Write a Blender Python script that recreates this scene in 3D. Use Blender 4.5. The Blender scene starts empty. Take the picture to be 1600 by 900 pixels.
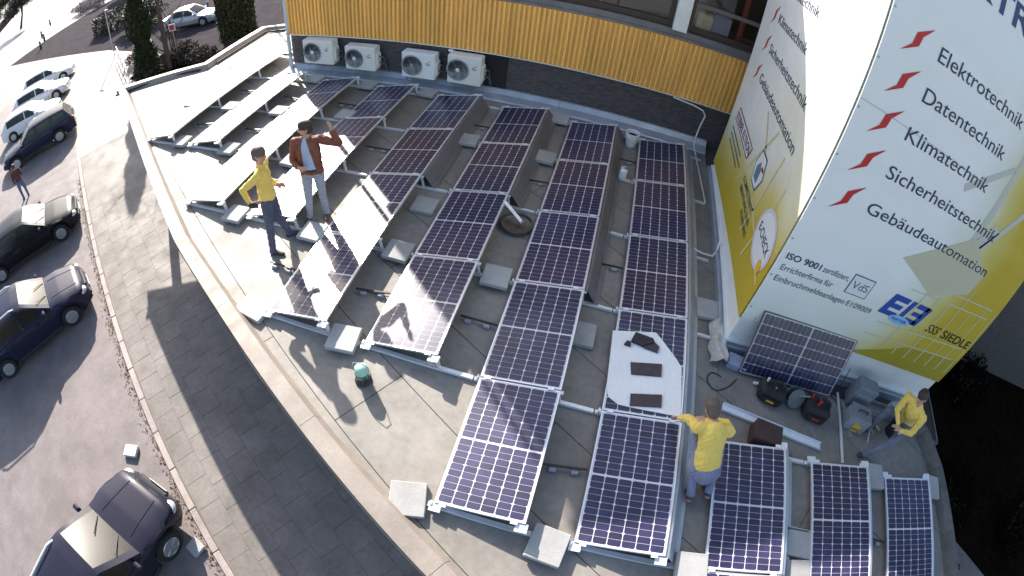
import bpy, bmesh, math, random
import numpy as np
from mathutils import Matrix, Vector
random.seed(7); rng = np.random.default_rng(7)
sc = bpy.context.scene
COL = sc.collection
R = math.radians
# ------------------------------------------------------------------ camera
cd = bpy.data.cameras.new('camera'); cam = bpy.data.objects.new('camera', cd); COL.objects.link(cam); sc.camera = cam
sc.render.engine = 'CYCLES'
cd.type = 'PANO'; cd.panorama_type = 'FISHEYE_LENS_POLYNOMIAL'
cd.sensor_fit = 'HORIZONTAL'; cd.sensor_width = 36; cd.sensor_height = 20.25
cd.fisheye_fov = math.pi
cd.fisheye_polynomial_k0 = 0
cd.fisheye_polynomial_k1 = -5.53413294e-02; cd.fisheye_polynomial_k2 = -1.98064383e-04
cd.fisheye_polynomial_k3 = 2.31288786e-05; cd.fisheye_polynomial_k4 = -1.13927318e-06
cd.shift_x = 45.4 / 1600; cd.shift_y = 38.2 / 900
cd.clip_start = .05; cd.clip_end = 3000
_M = Matrix(((0.95569507, -0.26129391, 0.1355449), (0.28703546, 0.72516599, -0.6258953), (0.06525008, 0.63707125, 0.76803818))).to_4x4()
_M.translation = (-2.41264535, -10.1027948, 5.33237799); cam.matrix_world = _M
# ------------------------------------------------------------------ sky, sun, exposure
SUN_AZ, SUN_EL = 135.5, 28.0            # azimuth counter-clockwise from +X, towards the sun
w = bpy.data.worlds.new('World'); sc.world = w; w.use_nodes = True
_n = w.node_tree.nodes; _bg = _n['Background']; _sky = _n.new('ShaderNodeTexSky'); _sky.sky_type = 'NISHITA'
_sky.sun_disc = False; _sky.sun_elevation = R(SUN_EL); _sky.sun_rotation = R((90 - SUN_AZ) % 360)
_sky.air_density = 1.0; _sky.dust_density = 1.6; _sky.ozone_density = 1.0
w.node_tree.links.new(_sky.outputs[0], _bg.inputs[0]); _bg.inputs[1].default_value = 0.12
sl = bpy.data.lights.new('sun', 'SUN'); sl.energy = 5.0; sl.angle = R(.53); sl.color = (1, .93, .84)
so = bpy.data.objects.new('sun', sl); COL.objects.link(so)
_sd = Vector((math.cos(R(SUN_AZ)) * math.cos(R(SUN_EL)), math.sin(R(SUN_AZ)) * math.cos(R(SUN_EL)), math.sin(R(SUN_EL))))
so.rotation_euler = _sd.to_track_quat('Z', 'Y').to_euler(); so.location = _sd * 40
vs = sc.view_settings; vs.view_transform = 'Standard'; vs.look = 'None'; vs.gamma = 1; vs.exposure = 1.3
sc.cycles.use_denoising = True; sc.cycles.max_bounces = 8; sc.cycles.sample_clamp_indirect = 6
# ------------------------------------------------------------------ helpers
_mats = {}
def mat(name, col, rough=.6, var=.0, scale=4., metal=0., bump=0., bscale=60., spec=.5, coat=0., coat_r=.1, col2=None, rvar=0., objvar=0., emit=0., alpha=None, trans=0., sheen=0., streak=None):
    if name in _mats: return _mats[name]
    m = bpy.data.materials.new(name); m.use_nodes = True; nt = m.node_tree; N = nt.nodes; L = nt.links
    b = N['Principled BSDF']
    b.inputs['Base Color'].default_value = (*col, 1); b.inputs['Roughness'].default_value = rough
    b.inputs['Metallic'].default_value = metal; b.inputs['Specular IOR Level'].default_value = spec
    b.inputs['Coat Weight'].default_value = coat; b.inputs['Coat Roughness'].default_value = coat_r
    b.inputs['Transmission Weight'].default_value = trans
    if sheen: b.inputs['Sheen Weight'].default_value = sheen
    if emit: b.inputs['Emission Color'].default_value = (*col, 1); b.inputs['Emission Strength'].default_value = emit
    g = N.new('ShaderNodeNewGeometry'); pos = g.outputs['Position']
    if streak:
        mp = N.new('ShaderNodeMapping'); mp.inputs['Scale'].default_value = streak; L.new(pos, mp.inputs[0]); pos_c = mp.outputs[0]
    else: pos_c = pos
    out = None
    if var or col2:
        t = N.new('ShaderNodeTexNoise'); t.inputs['Scale'].default_value = scale; t.inputs['Detail'].default_value = 6; t.inputs['Roughness'].default_value = .65
        L.new(pos_c, t.inputs['Vector'])
        cr = N.new('ShaderNodeValToRGB'); L.new(t.outputs[0], cr.inputs[0])
        c2 = col2 or tuple(min(1, c * (1 + var)) for c in col); c1 = col if col2 else tuple(c * (1 - var) for c in col)
        cr.color_ramp.elements[0].position = .36; cr.color_ramp.elements[1].position = .66
        cr.color_ramp.elements[0].color = (*c1, 1); cr.color_ramp.elements[1].color = (*c2, 1)
        out = cr.outputs[0]
        t2 = N.new('ShaderNodeTexNoise'); t2.inputs['Scale'].default_value = scale * 11; t2.inputs['Detail'].default_value = 3; L.new(pos_c, t2.inputs['Vector'])
        mr = N.new('ShaderNodeMapRange'); mr.inputs[1].default_value = .3; mr.inputs[2].default_value = .7; mr.inputs[3].default_value = 1 - .5 * max(var, .1); mr.inputs[4].default_value = 1 + .5 * max(var, .1); L.new(t2.outputs[0], mr.inputs[0])
        mx = N.new('ShaderNodeVectorMath'); mx.operation = 'SCALE'; L.new(out, mx.inputs[0]); L.new(mr.outputs[0], mx.inputs['Scale']); out = mx.outputs[0]
    if objvar:
        oi = N.new('ShaderNodeObjectInfo'); mr = N.new('ShaderNodeMapRange'); mr.inputs[3].default_value = 1 - objvar; mr.inputs[4].default_value = 1 + objvar; L.new(oi.outputs['Random'], mr.inputs[0])
        mx = N.new('ShaderNodeVectorMath'); mx.operation = 'SCALE'
        if out: L.new(out, mx.inputs[0])
        else: mx.inputs[0].default_value = col
        L.new(mr.outputs[0], mx.inputs['Scale']); out = mx.outputs[0]
    if out: L.new(out, b.inputs['Base Color'])
    if rvar:
        t = N.new('ShaderNodeTexNoise'); t.inputs['Scale'].default_value = scale * 1.7; t.inputs['Detail'].default_value = 5; L.new(pos, t.inputs['Vector'])
        mr = N.new('ShaderNodeMapRange'); mr.inputs[1].default_value = .3; mr.inputs[2].default_value = .7; mr.inputs[3].default_value = max(.02, rough - rvar); mr.inputs[4].default_value = min(1, rough + rvar); L.new(t.outputs[0], mr.inputs[0]); L.new(mr.outputs[0], b.inputs['Roughness'])
    if bump:
        t = N.new('ShaderNodeTexNoise'); t.inputs['Scale'].default_value = bscale; t.inputs['Detail'].default_value = 4; L.new(pos, t.inputs['Vector'])
        bp = N.new('ShaderNodeBump'); bp.inputs['Strength'].default_value = bump; bp.inputs['Distance'].default_value = .01; L.new(t.outputs[0], bp.inputs['Height']); L.new(bp.outputs[0], b.inputs['Normal'])
    _mats[name] = m; return m
class MB:
    def __init__(s): s.v = []; s.f = []; s.mi = []; s.m = 0
    def add(s, vs, fs):
        o = len(s.v); s.v += [tuple(x) for x in vs]
        for f in fs: s.f.append(tuple(i + o for i in f)); s.mi.append(s.m)
        return s
    def box(s, c, d, rz=0, M=None, bev=0):
        hx, hy, hz = d[0] / 2, d[1] / 2, d[2] / 2
        if bev:
            pts = []; b = bev
            for z, k in ((-hz, b), (-hz + b, 0), (hz - b, 0), (hz, b)):
                X, Y = hx - k, hy - k; cx = min(b, X * .5)
                pts += [(-X + cx, -Y, z), (X - cx, -Y, z), (X, -Y + cx, z), (X, Y - cx, z), (X - cx, Y, z), (-X + cx, Y, z), (-X, Y - cx, z), (-X, -Y + cx, z)]
            fs = [tuple(range(7, -1, -1)), tuple(range(24, 32))]
            for r in range(3):
                for i in range(8): fs.append((r * 8 + i, r * 8 + (i + 1) % 8, r * 8 + 8 + (i + 1) % 8, r * 8 + 8 + i))
        else:
            pts = [(x, y, z) for z in (-hz, hz) for x, y in ((-hx, -hy), (hx, -hy), (hx, hy), (-hx, hy))]
            fs = [(3, 2, 1, 0), (4, 5, 6, 7), (0, 1, 5, 4), (1, 2, 6, 5), (2, 3, 7, 6), (3, 0, 4, 7)]
        ca, sa = math.cos(rz), math.sin(rz)
        vs = [Vector((x * ca - y * sa, x * sa + y * ca, z)) for x, y, z in pts]
        if M is not None: vs = [M @ v for v in vs]
        return s.add([v + Vector(c) for v in vs], fs)
    def bar(s, a, b, wd, ht, up=(0, 0, 1)):
        a, b = Vector(a), Vector(b); d = b - a; l = d.length; d.normalize(); sd = d.cross(Vector(up))
        if sd.length < 1e-4: sd = d.cross(Vector((1, 0, 0)))
        sd.normalize(); u = sd.cross(d); M = Matrix((d, sd, u)).transposed()
        return s.box((a + b) / 2, (l, wd, ht), M=M)
    def cyl(s, a, b, r0, r1=None, n=12, cap=True):
        r1 = r0 if r1 is None else r1; a, b = Vector(a), Vector(b); d = (b - a).normalized()
        x = d.orthogonal().normalized(); y = d.cross(x); vs = []
        for p, r in ((a, r0), (b, r1)):
            for i in range(n): t = 2 * math.pi * i / n; vs.append(p + x * (r * math.cos(t)) + y * (r * math.sin(t)))
        fs = [(i, (i + 1) % n, n + (i + 1) % n, n + i) for i in range(n)]
        if cap: fs += [tuple(range(n - 1, -1, -1)), tuple(range(n, 2 * n))]
        return s.add(vs, fs)
    def tube(s, pts, r, n=8):
        P = [Vector(p) for p in pts]; vs = []; x = None
        for i, p in enumerate(P):
            d = (P[min(i + 1, len(P) - 1)] - P[max(i - 1, 0)]).normalized()
            x = d.orthogonal().normalized() if x is None else (x - d * x.dot(d)).normalized()
            y = d.cross(x); rr = r[i] if isinstance(r, (list, tuple)) else r
            for k in range(n): t = 2 * math.pi * k / n; vs.append(p + x * (rr * math.cos(t)) + y * (rr * math.sin(t)))
        fs = []
        for i in range(len(P) - 1):
            for k in range(n): fs.append((i * n + k, i * n + (k + 1) % n, (i + 1) * n + (k + 1) % n, (i + 1) * n + k))
        fs += [tuple(range(n - 1, -1, -1)), tuple(range((len(P) - 1) * n, len(P) * n))]
        return s.add(vs, fs)
    def lathe(s, prof, c=(0, 0, 0), n=24, M=None):
        vs = []
        for r, z in prof:
            for k in range(n):
                t = 2 * math.pi * k / n; v = Vector((r * math.cos(t), r * math.sin(t), z))
                vs.append((M @ v if M is not None else v) + Vector(c))
        fs = []
        for i in range(len(prof) - 1):
            for k in range(n): fs.append((i * n + k, i * n + (k + 1) % n, (i + 1) * n + (k + 1) % n, (i + 1) * n + k))
        if prof[0][0] > 1e-4: fs.append(tuple(range(n - 1, -1, -1)))
        if prof[-1][0] > 1e-4: fs.append(tuple(range((len(prof) - 1) * n, len(prof) * n)))
        return s.add(vs, fs)
    def prism(s, poly, z0, z1):
        n = len(poly); vs = [(x, y, z0) for x, y in poly] + [(x, y, z1) for x, y in poly]
        fs = [tuple(range(n - 1, -1, -1)), tuple(range(n, 2 * n))] + [(i, (i + 1) % n, n + (i + 1) % n, n + i) for i in range(n)]
        return s.add(vs, fs)
    def ball(s, c, r, n=12, m=8, M=None):
        r = (r, r, r) if not isinstance(r, (tuple, list)) else r
        vs = []; fs = []
        for j in range(m + 1):
            ph = math.pi * j / m
            for i in range(n):
                t = 2 * math.pi * i / n; v = Vector((r[0] * math.sin(ph) * math.cos(t), r[1] * math.sin(ph) * math.sin(t), r[2] * math.cos(ph)))
                vs.append((M @ v if M is not None else v) + Vector(c))
        for j in range(m):
            for i in range(n): fs.append((j * n + i, j * n + n + i, j * n + n + (i + 1) % n, j * n + (i + 1) % n))
        return s.add(vs, fs)
    def mesh(s, name, mats, smooth=False):
        me = bpy.data.meshes.new(name); me.from_pydata(s.v, [], s.f)
        for m in (mats if isinstance(mats, (list, tuple)) else [mats]): me.materials.append(m)
        if isinstance(mats, (list, tuple)): me.polygons.foreach_set('material_index', s.mi)
        bm = bmesh.new(); bm.from_mesh(me); bmesh.ops.remove_doubles(bm, verts=bm.verts, dist=1e-6); bmesh.ops.recalc_face_normals(bm, faces=bm.faces); bm.to_mesh(me); bm.free()
        if smooth:
            me.polygons.foreach_set('use_smooth', [True] * len(me.polygons))
            try: me.set_sharp_from_angle(angle=R(smooth if smooth > 1 else 40))
            except Exception: pass
        me.update(); return me
    def build(s, name, mats, parent=None, smooth=False): return link(name, s.mesh(name, mats, smooth), parent)
def link(name, me, parent=None):
    o = bpy.data.objects.new(name, me); COL.objects.link(o)
    if parent is not None: o.parent = parent
    return o
def tag(o, label=None, cat=None, group=None, kind=None):
    if label: o['label'] = label
    if cat: o['category'] = cat
    if group: o['group'] = group
    if kind: o['kind'] = kind
    return o
def thing(name, label, cat, loc=(0, 0, 0), rz=0, group=None):
    o = bpy.data.objects.new(name, None); COL.objects.link(o); o.empty_display_size = .1
    o.location = loc; o.rotation_euler = (0, 0, rz); return tag(o, label, cat, group)
def struct(o): o['kind'] = 'structure'; return o
def copy_tree(o, parent=None):
    kids = list(o.children); c = o.copy(); COL.objects.link(c); c.parent = parent
    for ch in kids: copy_tree(ch, c)
    return c
def textmesh(body, bold=0., shear=0.):
    cu = bpy.data.curves.new('text', 'FONT'); cu.body = body; cu.size = 1; cu.offset = bold; cu.shear = shear; cu.resolution_u = 4
    ob = bpy.data.objects.new('text', cu); COL.objects.link(ob)
    dg = bpy.context.evaluated_depsgraph_get(); me = bpy.data.meshes.new_from_object(ob.evaluated_get(dg))
    bpy.data.objects.remove(ob); bpy.data.curves.remove(cu)
    n = len(me.vertices); a = np.zeros(n * 3); me.vertices.foreach_get('co', a); a = a.reshape(-1, 3)
    fs = [tuple(p.vertices) for p in me.polygons]; bpy.data.meshes.remove(me); return a, fs
ORD = ['zeroth', 'first', 'second', 'third', 'fourth', 'fifth', 'sixth', 'seventh', 'eighth', 'ninth', 'tenth', 'eleventh', 'twelfth']
G = -3.5                                   # street level; the roof deck is z = 0
# ------------------------------------------------------------------ materials
M_CONC = mat('sidewalk_concrete', (.185, .163, .146), .72, .16, .9, bump=.25, bscale=35, spec=.5, rvar=.1)
M_SLAB = mat('paving_slab', (.182, .16, .145), .72, .2, 1.1, bump=.3, bscale=40, objvar=.06, rvar=.1)
M_ASPH = mat('parking_asphalt', (.195, .165, .16), .72, .17, 1.3, bump=.5, bscale=90, spec=.5, rvar=.08)
M_DASPH = mat('dark_asphalt', (.05, .043, .05), .95, .2, 1.2, bump=.4, bscale=90, spec=.02)
M_ROAD = mat('road', (.33, .31, .29), .55, .12, .5, bump=.3, bscale=80)
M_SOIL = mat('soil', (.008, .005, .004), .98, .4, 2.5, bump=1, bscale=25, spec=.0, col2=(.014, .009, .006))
M_GRASSG = mat('lawn', (.13, .16, .035), .9, .35, 1.2, bump=1, bscale=40)
M_MEMB = mat('bitumen_membrane', (.225, .205, .18), .6, .2, 1.0, bump=.35, bscale=120, objvar=.06, spec=.55, rvar=.12)
M_DECK = mat('membrane_joint', (.06, .055, .05), .9)
M_COPE = mat('coping_metal', (.26, .222, .19), .6, .14, 2.5, bump=.12, bscale=20, rvar=.1)
M_FASC = mat('fascia', (.33, .28, .2), .6, .2, 6, bump=.2, bscale=40)
M_REND = mat('render_wall', (.42, .38, .33), .8, .1, 2, bump=.2, bscale=60)
M_SLATE = mat('slate_wall', (.075, .066, .067), .62, .45, 5, bump=.8, bscale=45, streak=(1.5, 1.5, 9))
M_YEL = mat('yellow_cladding', (.88, .51, .135), .5, .13, 1.2, bump=.1, bscale=30, streak=(5, 5, .5), objvar=.05)
M_FLASH = mat('zinc_flashing', (.46, .5, .56), .42, .1, 3, metal=.55, bump=.08, bscale=14, rvar=.1)
M_ALU = mat('aluminium', (.8, .81, .83), .38, .05, 6, metal=.3, rvar=.08)
M_FRAME = mat('panel_frame', (.8, .81, .83), .3, 0, metal=.7)
M_BACK = mat('panel_backsheet', (.6, .6, .62), .45, 0, coat=.9, coat_r=.15)
M_CELL = mat('solar_cell', (.016, .014, .05), .5, .2, .9, spec=.25, coat=.75, coat_r=.17, objvar=.25, col2=(.038, .033, .086), rvar=.08)
M_BLOCK = mat('ballast_concrete', (.37, .365, .355), .8, .1, 3, bump=.3, bscale=70, objvar=.2)
M_RUB = mat('black_rubber', (.02, .02, .021), .75)
M_DARK = mat('dark_plastic', (.022, .022, .025), .5, .2, 10)
M_GREYP = mat('grey_plastic', (.28, .29, .31), .55, .08, 8)
M_WHITE = mat('white_paint', (.72, .72, .71), .45, .05, 3)
M_WHITEP = mat('white_plastic', (.75, .76, .76), .4, .03, 6)
M_CREAM = mat('ac_casing', (.72, .71, .66), .4, .03, 6)
M_GLASSD = mat('window_glass', (.02, .022, .026), .06, spec=.8, coat=1, coat_r=.03)
M_BRN = mat('window_frame_brown', (.05, .032, .026), .45, .1, 6)
M_STEEL = mat('steel', (.5, .5, .5), .3, .1, 6, metal=.9)
M_RED = mat('red_plastic', (.5, .03, .025), .45)
M_YELP = mat('yellow_plastic', (.7, .42, .03), .45)
# ------------------------------------------------------------------ ground
eV = Vector((.858, -.514, 0)); nV = Vector((.514, .858, 0)); KO = Vector((-12.93, -6.40, 0))
def kp(u, v, z=G): p = KO + eV * u + nV * v; return (p.x, p.y, z)
def sheet(name, pts, z, m, sub=0):
    me = bpy.data.meshes.new(name); me.from_pydata([(p[0], p[1], z) for p in pts], [], [tuple(range(len(pts)))]); me.materials.append(m)
    bm = bmesh.new(); bm.from_mesh(me); bmesh.ops.recalc_face_normals(bm, faces=bm.faces)
    for f in bm.faces:
        if f.normal.z < 0: f.normal_flip()
    bm.to_mesh(me); bm.free(); return struct(link(name, me))
sheet('ground', [(-1500, -1500), (1500, -1500), (1500, 1500), (-1500, 1500)], G - .012, mat('far_ground', (.2, .19, .16), .9, .25, .05, bump=.3, bscale=8))
sheet('parking_asphalt', [kp(-30, 0), kp(40, 0), kp(40, -11), kp(-30, -11)], G - .004, M_ASPH)
sheet('road', [kp(-160, -11), kp(40, -11), kp(40, -17.5), kp(-160, -17.5)], G - .004, M_ROAD)
sheet('forecourt', [kp(-160, -10.99), kp(-30.01, -10.99), kp(-30.01, 0), kp(-11, 0.0), kp(-11.0, 6), kp(-19, 6), kp(-24, 5.2), kp(-160, 5.2)], G - .004, mat('forecourt_paving', (.22, .198, .178), .66, .16, .7, bump=.25, bscale=35, spec=.5))
sheet('sidewalk', [kp(-10.99, .17), kp(40, .17), kp(40, 12), kp(-10.99, 12)], G + .03, M_CONC)
sheet('back_car_park', [(-60, 12.2), (-36, 11.2), (-27.5, 9.6), (-10.7, 9.6), (-10.7, 40), (-60, 40)], G, M_DASPH)
sheet('planting_bed', [(-27.0, 6.4), (-10.7, 2), (-10.7, 9.58), (-27.4, 9.58)], G + .05, M_SOIL)
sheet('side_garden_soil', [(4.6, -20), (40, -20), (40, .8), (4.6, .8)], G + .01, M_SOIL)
sheet('verge_lawn', [kp(-160, -19.5), kp(40, -19.5), kp(40, -60), kp(-160, -60)], G, M_GRASSG)
sheet('far_footpath', [kp(-160, -17.5), kp(40, -17.5), kp(40, -19.5), kp(-160, -19.5)], G + .02, mat('pink_paving', (.36, .3, .3), .7, .12, 1))
# paving slabs of the sidewalk beside the flat-roofed building
slabs = struct(bpy.data.objects.new('sidewalk_paving', None)); COL.objects.link(slabs)
sm = MB().box((0, 0, 0), (.596, .496, .03), bev=.003).mesh('paving_slab', M_SLAB)
cnt = 0
for j in range(6):
    for i in range(42):
        u = -6.2 + i * .6 + (.3 if j % 2 else 0); v = .45 + j * .5
        o = link('paving_slab', sm, slabs); p = kp(u, v, G + .023 + random.uniform(-.001, .002)); o.location = p
        o.rotation_euler = (random.gauss(0, .002), random.gauss(0, .002), math.atan2(eV.y, eV.x) + random.gauss(0, .002)); cnt += 1
kerb = struct(bpy.data.objects.new('kerb', None)); COL.objects.link(kerb)
km = MB().box((0, 0, 0), (.99, .15, .14), bev=.012).mesh('kerb_stone', mat('kerb_stone', (.32, .27, .25), .7, .15, 3, bump=.3, bscale=50, objvar=.1))
for i in range(46):
    o = link('kerb_stone', km, kerb); o.location = kp(-11 + i + .5, .085, G - .002 + random.uniform(0, .006)); o.rotation_euler = (0, 0, math.atan2(eV.y, eV.x))
# leaf litter along the kerb
lm = MB()
for i in range(1500):
    u = random.uniform(-9, 16); v = -abs(random.gauss(0, .09)) - .01; s = random.uniform(.012, .035); a = random.random() * 6.3
    p = Vector(kp(u, v, G + .002 + random.uniform(.0, .02)))
    d1 = Vector((math.cos(a), math.sin(a), random.uniform(-.4, .4))) * s; d2 = Vector((-math.sin(a), math.cos(a), random.uniform(-.4, .4))) * s * .6
    lm.add([p - d1, p - d2, p + d1, p + d2], [(0, 1, 2, 3)])
tag(lm.build('leaf_litter', mat('dry_leaves', (.09, .05, .025), .9, .4, 20, objvar=0, col2=(.16, .1, .05))), 'brown dry leaf litter along the kerb', 'leaves', kind='stuff')
lm = MB()
for i in range(4500):
    p = Vector((random.uniform(5.2, 16), random.uniform(-12, 4), G + .02 + random.uniform(0, .03))); s = random.uniform(.015, .04); a = random.random() * 6.3
    d1 = Vector((math.cos(a), math.sin(a), random.uniform(-.5, .5))) * s; d2 = Vector((-math.sin(a), math.cos(a), random.uniform(-.5, .5))) * s * .6
    lm.add([p - d1, p - d2, p + d1, p + d2], [(0, 1, 2, 3)])
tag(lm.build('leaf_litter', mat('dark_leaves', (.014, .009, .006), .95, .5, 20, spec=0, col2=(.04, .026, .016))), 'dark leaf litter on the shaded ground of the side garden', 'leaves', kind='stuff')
# ------------------------------------------------------------------ flat-roofed annex
STREET = [(-16.72, -1.03), (-13.73, -2.84), (-10.41, -4.97), (-8.62, -6.12), (-6.89, -7.06), (-4.82, -8.21), (-2.85, -9.3), (-.6, -10.55), (1.2, -11.5)]
RIGHT = [(5.4, -11.5), (5.12, -8.6), (4.94, -7.62), (4.73, -6.45), (4.45, -5.77), (4.26, -5.55)]
FAR = [(-10.66, 5.0), (-13.26, 4.09), (-14.16, 3.76), (-14.09, .65), (-16.72, -1.03)]
ROOFP = STREET + RIGHT + [(4.26, .74), (-10.66, .74)] + FAR[:-1]
annex = thing('flat_roof_building', 'low flat roofed building with pale metal roof edge carrying the solar panel rows', 'building')
deck = MB().prism(ROOFP, -.28, -.006).build('roof_deck', M_DECK, annex)
def clip(poly, a, b, c):            # keep a*x+b*y<=c
    out = []
    for i in range(len(poly)):
        p, q = poly[i], poly[(i + 1) % len(poly)]; dp = a * p[0] + b * p[1] - c; dq = a * q[0] + b * q[1] - c
        if dp <= 0: out.append(p)
        if dp * dq < 0: t = dp / (dp - dq); out.append((p[0] + (q[0] - p[0]) * t, p[1] + (q[1] - p[1]) * t))
    return out
ex, ey, nx, ny = eV.x, eV.y, nV.x, nV.y
# inside-the-coping polygons, kept convex so that the clipping stays clean
def inset(path, d):
    out = []
    for i, p in enumerate(path):
        a = Vector(path[max(i - 1, 0)]); b = Vector(path[min(i + 1, len(path) - 1)]); t = (b - a).normalized(); n = Vector((-t.y, t.x)); out.append((p[0] + n.x * d, p[1] + n.y * d))
    return out
_si = inset(STREET, .27)
zones = [[(.05, -10.58), (1.2, -11.2), (5.1, -11.2), (4.84, -8.6), (4.66, -7.62), (4.45, -6.45), (4.16, -5.72), (.05, -5.3)],
         [(-16.25, -.93)] + [p for p in _si[1:-1]] + [(.046, -10.57), (.046, .5), (-10.66, .5), (-13.95, .5)],
         [(-13.95, .504), (-10.7, .504), (-10.7, 4.75), (-13.2, 3.9), (-13.95, 3.6)]]
def tri_area(p): return abs(sum(p[i][0] * p[(i + 1) % len(p)][1] - p[(i + 1) % len(p)][0] * p[i][1] for i in range(len(p)))) / 2
for v0 in np.arange(-4, 16, 1.0):
    off = (int(v0) % 3) * 1.7
    for u0 in np.arange(-32 + off, 32, 5.0):
        for zn in zones:
            p = zn; g = .006
            for a, b, c in ((nx, ny, v0 + 1 - g + KO.x * nx + KO.y * ny), (-nx, -ny, -(v0 + g + KO.x * nx + KO.y * ny)), (ex, ey, u0 + 5 - g + KO.x * ex + KO.y * ey), (-ex, -ey, -(u0 + g + KO.x * ex + KO.y * ey))):
                p = clip(p, a, b, c)
                if len(p) < 3: break
            if len(p) >= 3 and tri_area(p) > .01:
                MB().prism(p, -.005, random.uniform(-.0015, .0015)).build('membrane_sheet', M_MEMB, deck)
def coping(path, closed_name, sgn=1, top=.2, cant=.28, z=.15, m=M_COPE):
    # one sheet-metal length per stretch, with butt joints; rows: (inset, z)
    prof = [(-.03, z - .17), (-.03, z), (top, z + .004), (cant, .006)]
    fine = []
    for i in range(len(path) - 1):
        a, b = Vector(path[i]), Vector(path[i + 1]); n = max(1, round((b - a).length / 2.2))
        for k in range(n): fine.append(tuple(a.lerp(b, k / n)))
    fine.append(path[-1])
    rows = [inset(fine, sgn * d) for d, _ in prof]
    for i in range(len(fine) - 1):
        mb = MB(); g = .003
        pts = []
        for s_, t_ in ((i, g), (i + 1, -g)):
            for r, (d, zz) in zip(rows, prof):
                a = Vector(r[i]); b = Vector(r[i + 1]); ln = max((b - a).length, .01); t = t_ / ln
                q = a.lerp(b, t if s_ == i else 1 + t); pts.append((q.x, q.y, zz))
        pts += [(x, y, zz - .012) for x, y, zz in pts]
        fs = []
        for k in range(3): fs += [(k, k + 1, 4 + k + 1, 4 + k), (8 + k, 8 + 4 + k, 8 + 5 + k, 8 + k + 1)]
        fs += [(0, 4, 12, 8), (3, 11, 15, 7), (0, 8, 9, 1), (1, 9, 10, 2), (2, 10, 11, 3), (4, 5, 13, 12), (5, 6, 14, 13), (6, 7, 15, 14)]
        mb.add(pts, fs).build(closed_name, m, annex)
coping(STREET, 'roof_edge_coping'); coping(RIGHT, 'roof_edge_coping', top=.22, cant=.3, z=.12, m=mat('old_coping', (.12, .11, .1), .7, .25, 4)); coping(FAR, 'roof_edge_coping', top=.22, cant=.3)
fo = inset(STREET, .02); fi = inset(STREET, .26)
mb = MB()
for i in range(len(STREET) - 1): mb.add([(*fo[i], -.02), (*fo[i + 1], -.02), (*fo[i + 1], -.3), (*fo[i], -.3)], [(0, 1, 2, 3)])
mb.build('fascia_board', M_FASC, annex)
mb = MB()
wallp = inset(STREET, .25)
wallp[2] = (-10.6, -4.62)
for i in range(2, len(STREET) - 1): mb.add([(*wallp[i], -.25), (*wallp[i + 1], -.25), (*wallp[i + 1], G), (*wallp[i], G)], [(0, 1, 2, 3)])
wq = (wallp[2][0] + nx * 6.2, wallp[2][1] + ny * 6.2); mb.add([(*wallp[2], -.25), (*wq, -.25), (*wq, G), (*wallp[2], G)], [(0, 1, 2, 3)])
wf = [(5.1, -11.3), (4.85, -8.6), (4.5, -6.45), (4.1, -5.4)]
for i in range(3): mb.add([(*wf[i], -.2), (*wf[i + 1], -.2), (*wf[i + 1], G), (*wf[i], G)], [(0, 1, 2, 3)])
mb.build('outer_wall', M_REND, annex)
for x, y in ((-14.75, -1.68), (-13.75, 3.3), (-11.2, 3.9), (-12.6, .6)): MB().box((x, y, (G - .28) / 2), (.24, .24, -.28 - G), rz=math.atan2(eV.y, eV.x), bev=.01).build('canopy_column', M_WHITE, annex)
# shop windows of the street front
for t in range(6):
    a = Vector(wallp[3]).lerp(Vector(wallp[7]), .04 + t * .155); b = Vector(wallp[3]).lerp(Vector(wallp[7]), .04 + t * .155 + .11)
    # follow the wall between the two points
    d = (b - a).normalized(); n = Vector((d.y, -d.x)) * .03
    f = MB().bar((a.x + n.x, a.y + n.y, -1.6), (b.x + n.x, b.y + n.y, -1.6), .06, 1.7).build('window', M_BRN, annex)
    n2 = n * 2.2
    MB().bar((a.x + n2.x + d.x * .08, a.y + n2.y + d.y * .08, -1.6), (b.x + n2.x - d.x * .08, b.y + n2.y - d.y * .08, -1.6), .01, 1.54).build('pane', M_GLASSD, f)
# black cable conduit lying along the far roof edge
pp = inset(FAR[::-1], -.36)
tag(MB().tube([(*pp[0], .05), (-15.2, -.27, .05), (pp[1][0] - .25, pp[1][1] - .12, .05)], .035).build('drain_pipe', M_DARK), 'black pipe lying on the roof along the far left edge', 'pipe')
tag(MB().tube([(-13.75, .85, .05), (-13.75, 2.2, .05), (-13.8, 3.45, .05), (-13.1, 3.75, .05), (-11.4, 4.35, .05)], .03).build('drain_pipe', M_DARK), 'thin dark pipe along the roof edge behind the office corner', 'pipe')
# ------------------------------------------------------------------ office building
YW = .75
off = thing('office_building', 'office building with yellow corrugated cladding above a dark slate base wall', 'building')
XL, XR = -10.66, 24.0
MB().box(((XL + XR) / 2, YW + .15, (G + 2.6) / 2), (XR - XL, .3, 2.6 - G)).build('base_wall', M_SLATE, off)
MB().box(((XL + XR) / 2, YW + .15, (4.15 + 6.75) / 2), (XR - XL, .3, 2.6)).build('upper_wall', M_REND, off)
for _x in (XL + .15, XR - .15): MB().box((_x, 6.1, (G + 6.75) / 2), (.3, 10.4, 6.75 - G)).build('side_wall', M_REND, off)
MB().box(((XL + XR) / 2, 11.45, (G + 6.75) / 2), (XR - XL, .3, 6.75 - G)).build('rear_wall', M_REND, off)
MB().box(((XL + XR) / 2, 6.1, 6.81), (XR - XL + .1, 11, .12)).build('roof', M_DECK, off)
MB().box(((XL + XR) / 2, 3.2, 2.5), (XR - XL - .7, 4.4, .1)).box(((XL + XR) / 2, 5.5, 3.4), (XR - XL - .7, .1, 1.9)).box(((XL + XR) / 2, 3.2, 4.2), (XR - XL - .7, 4.4, .08)).build('interior', mat('room_interior', (.09, .08, .075), .9, .2, 1), off)
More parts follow.
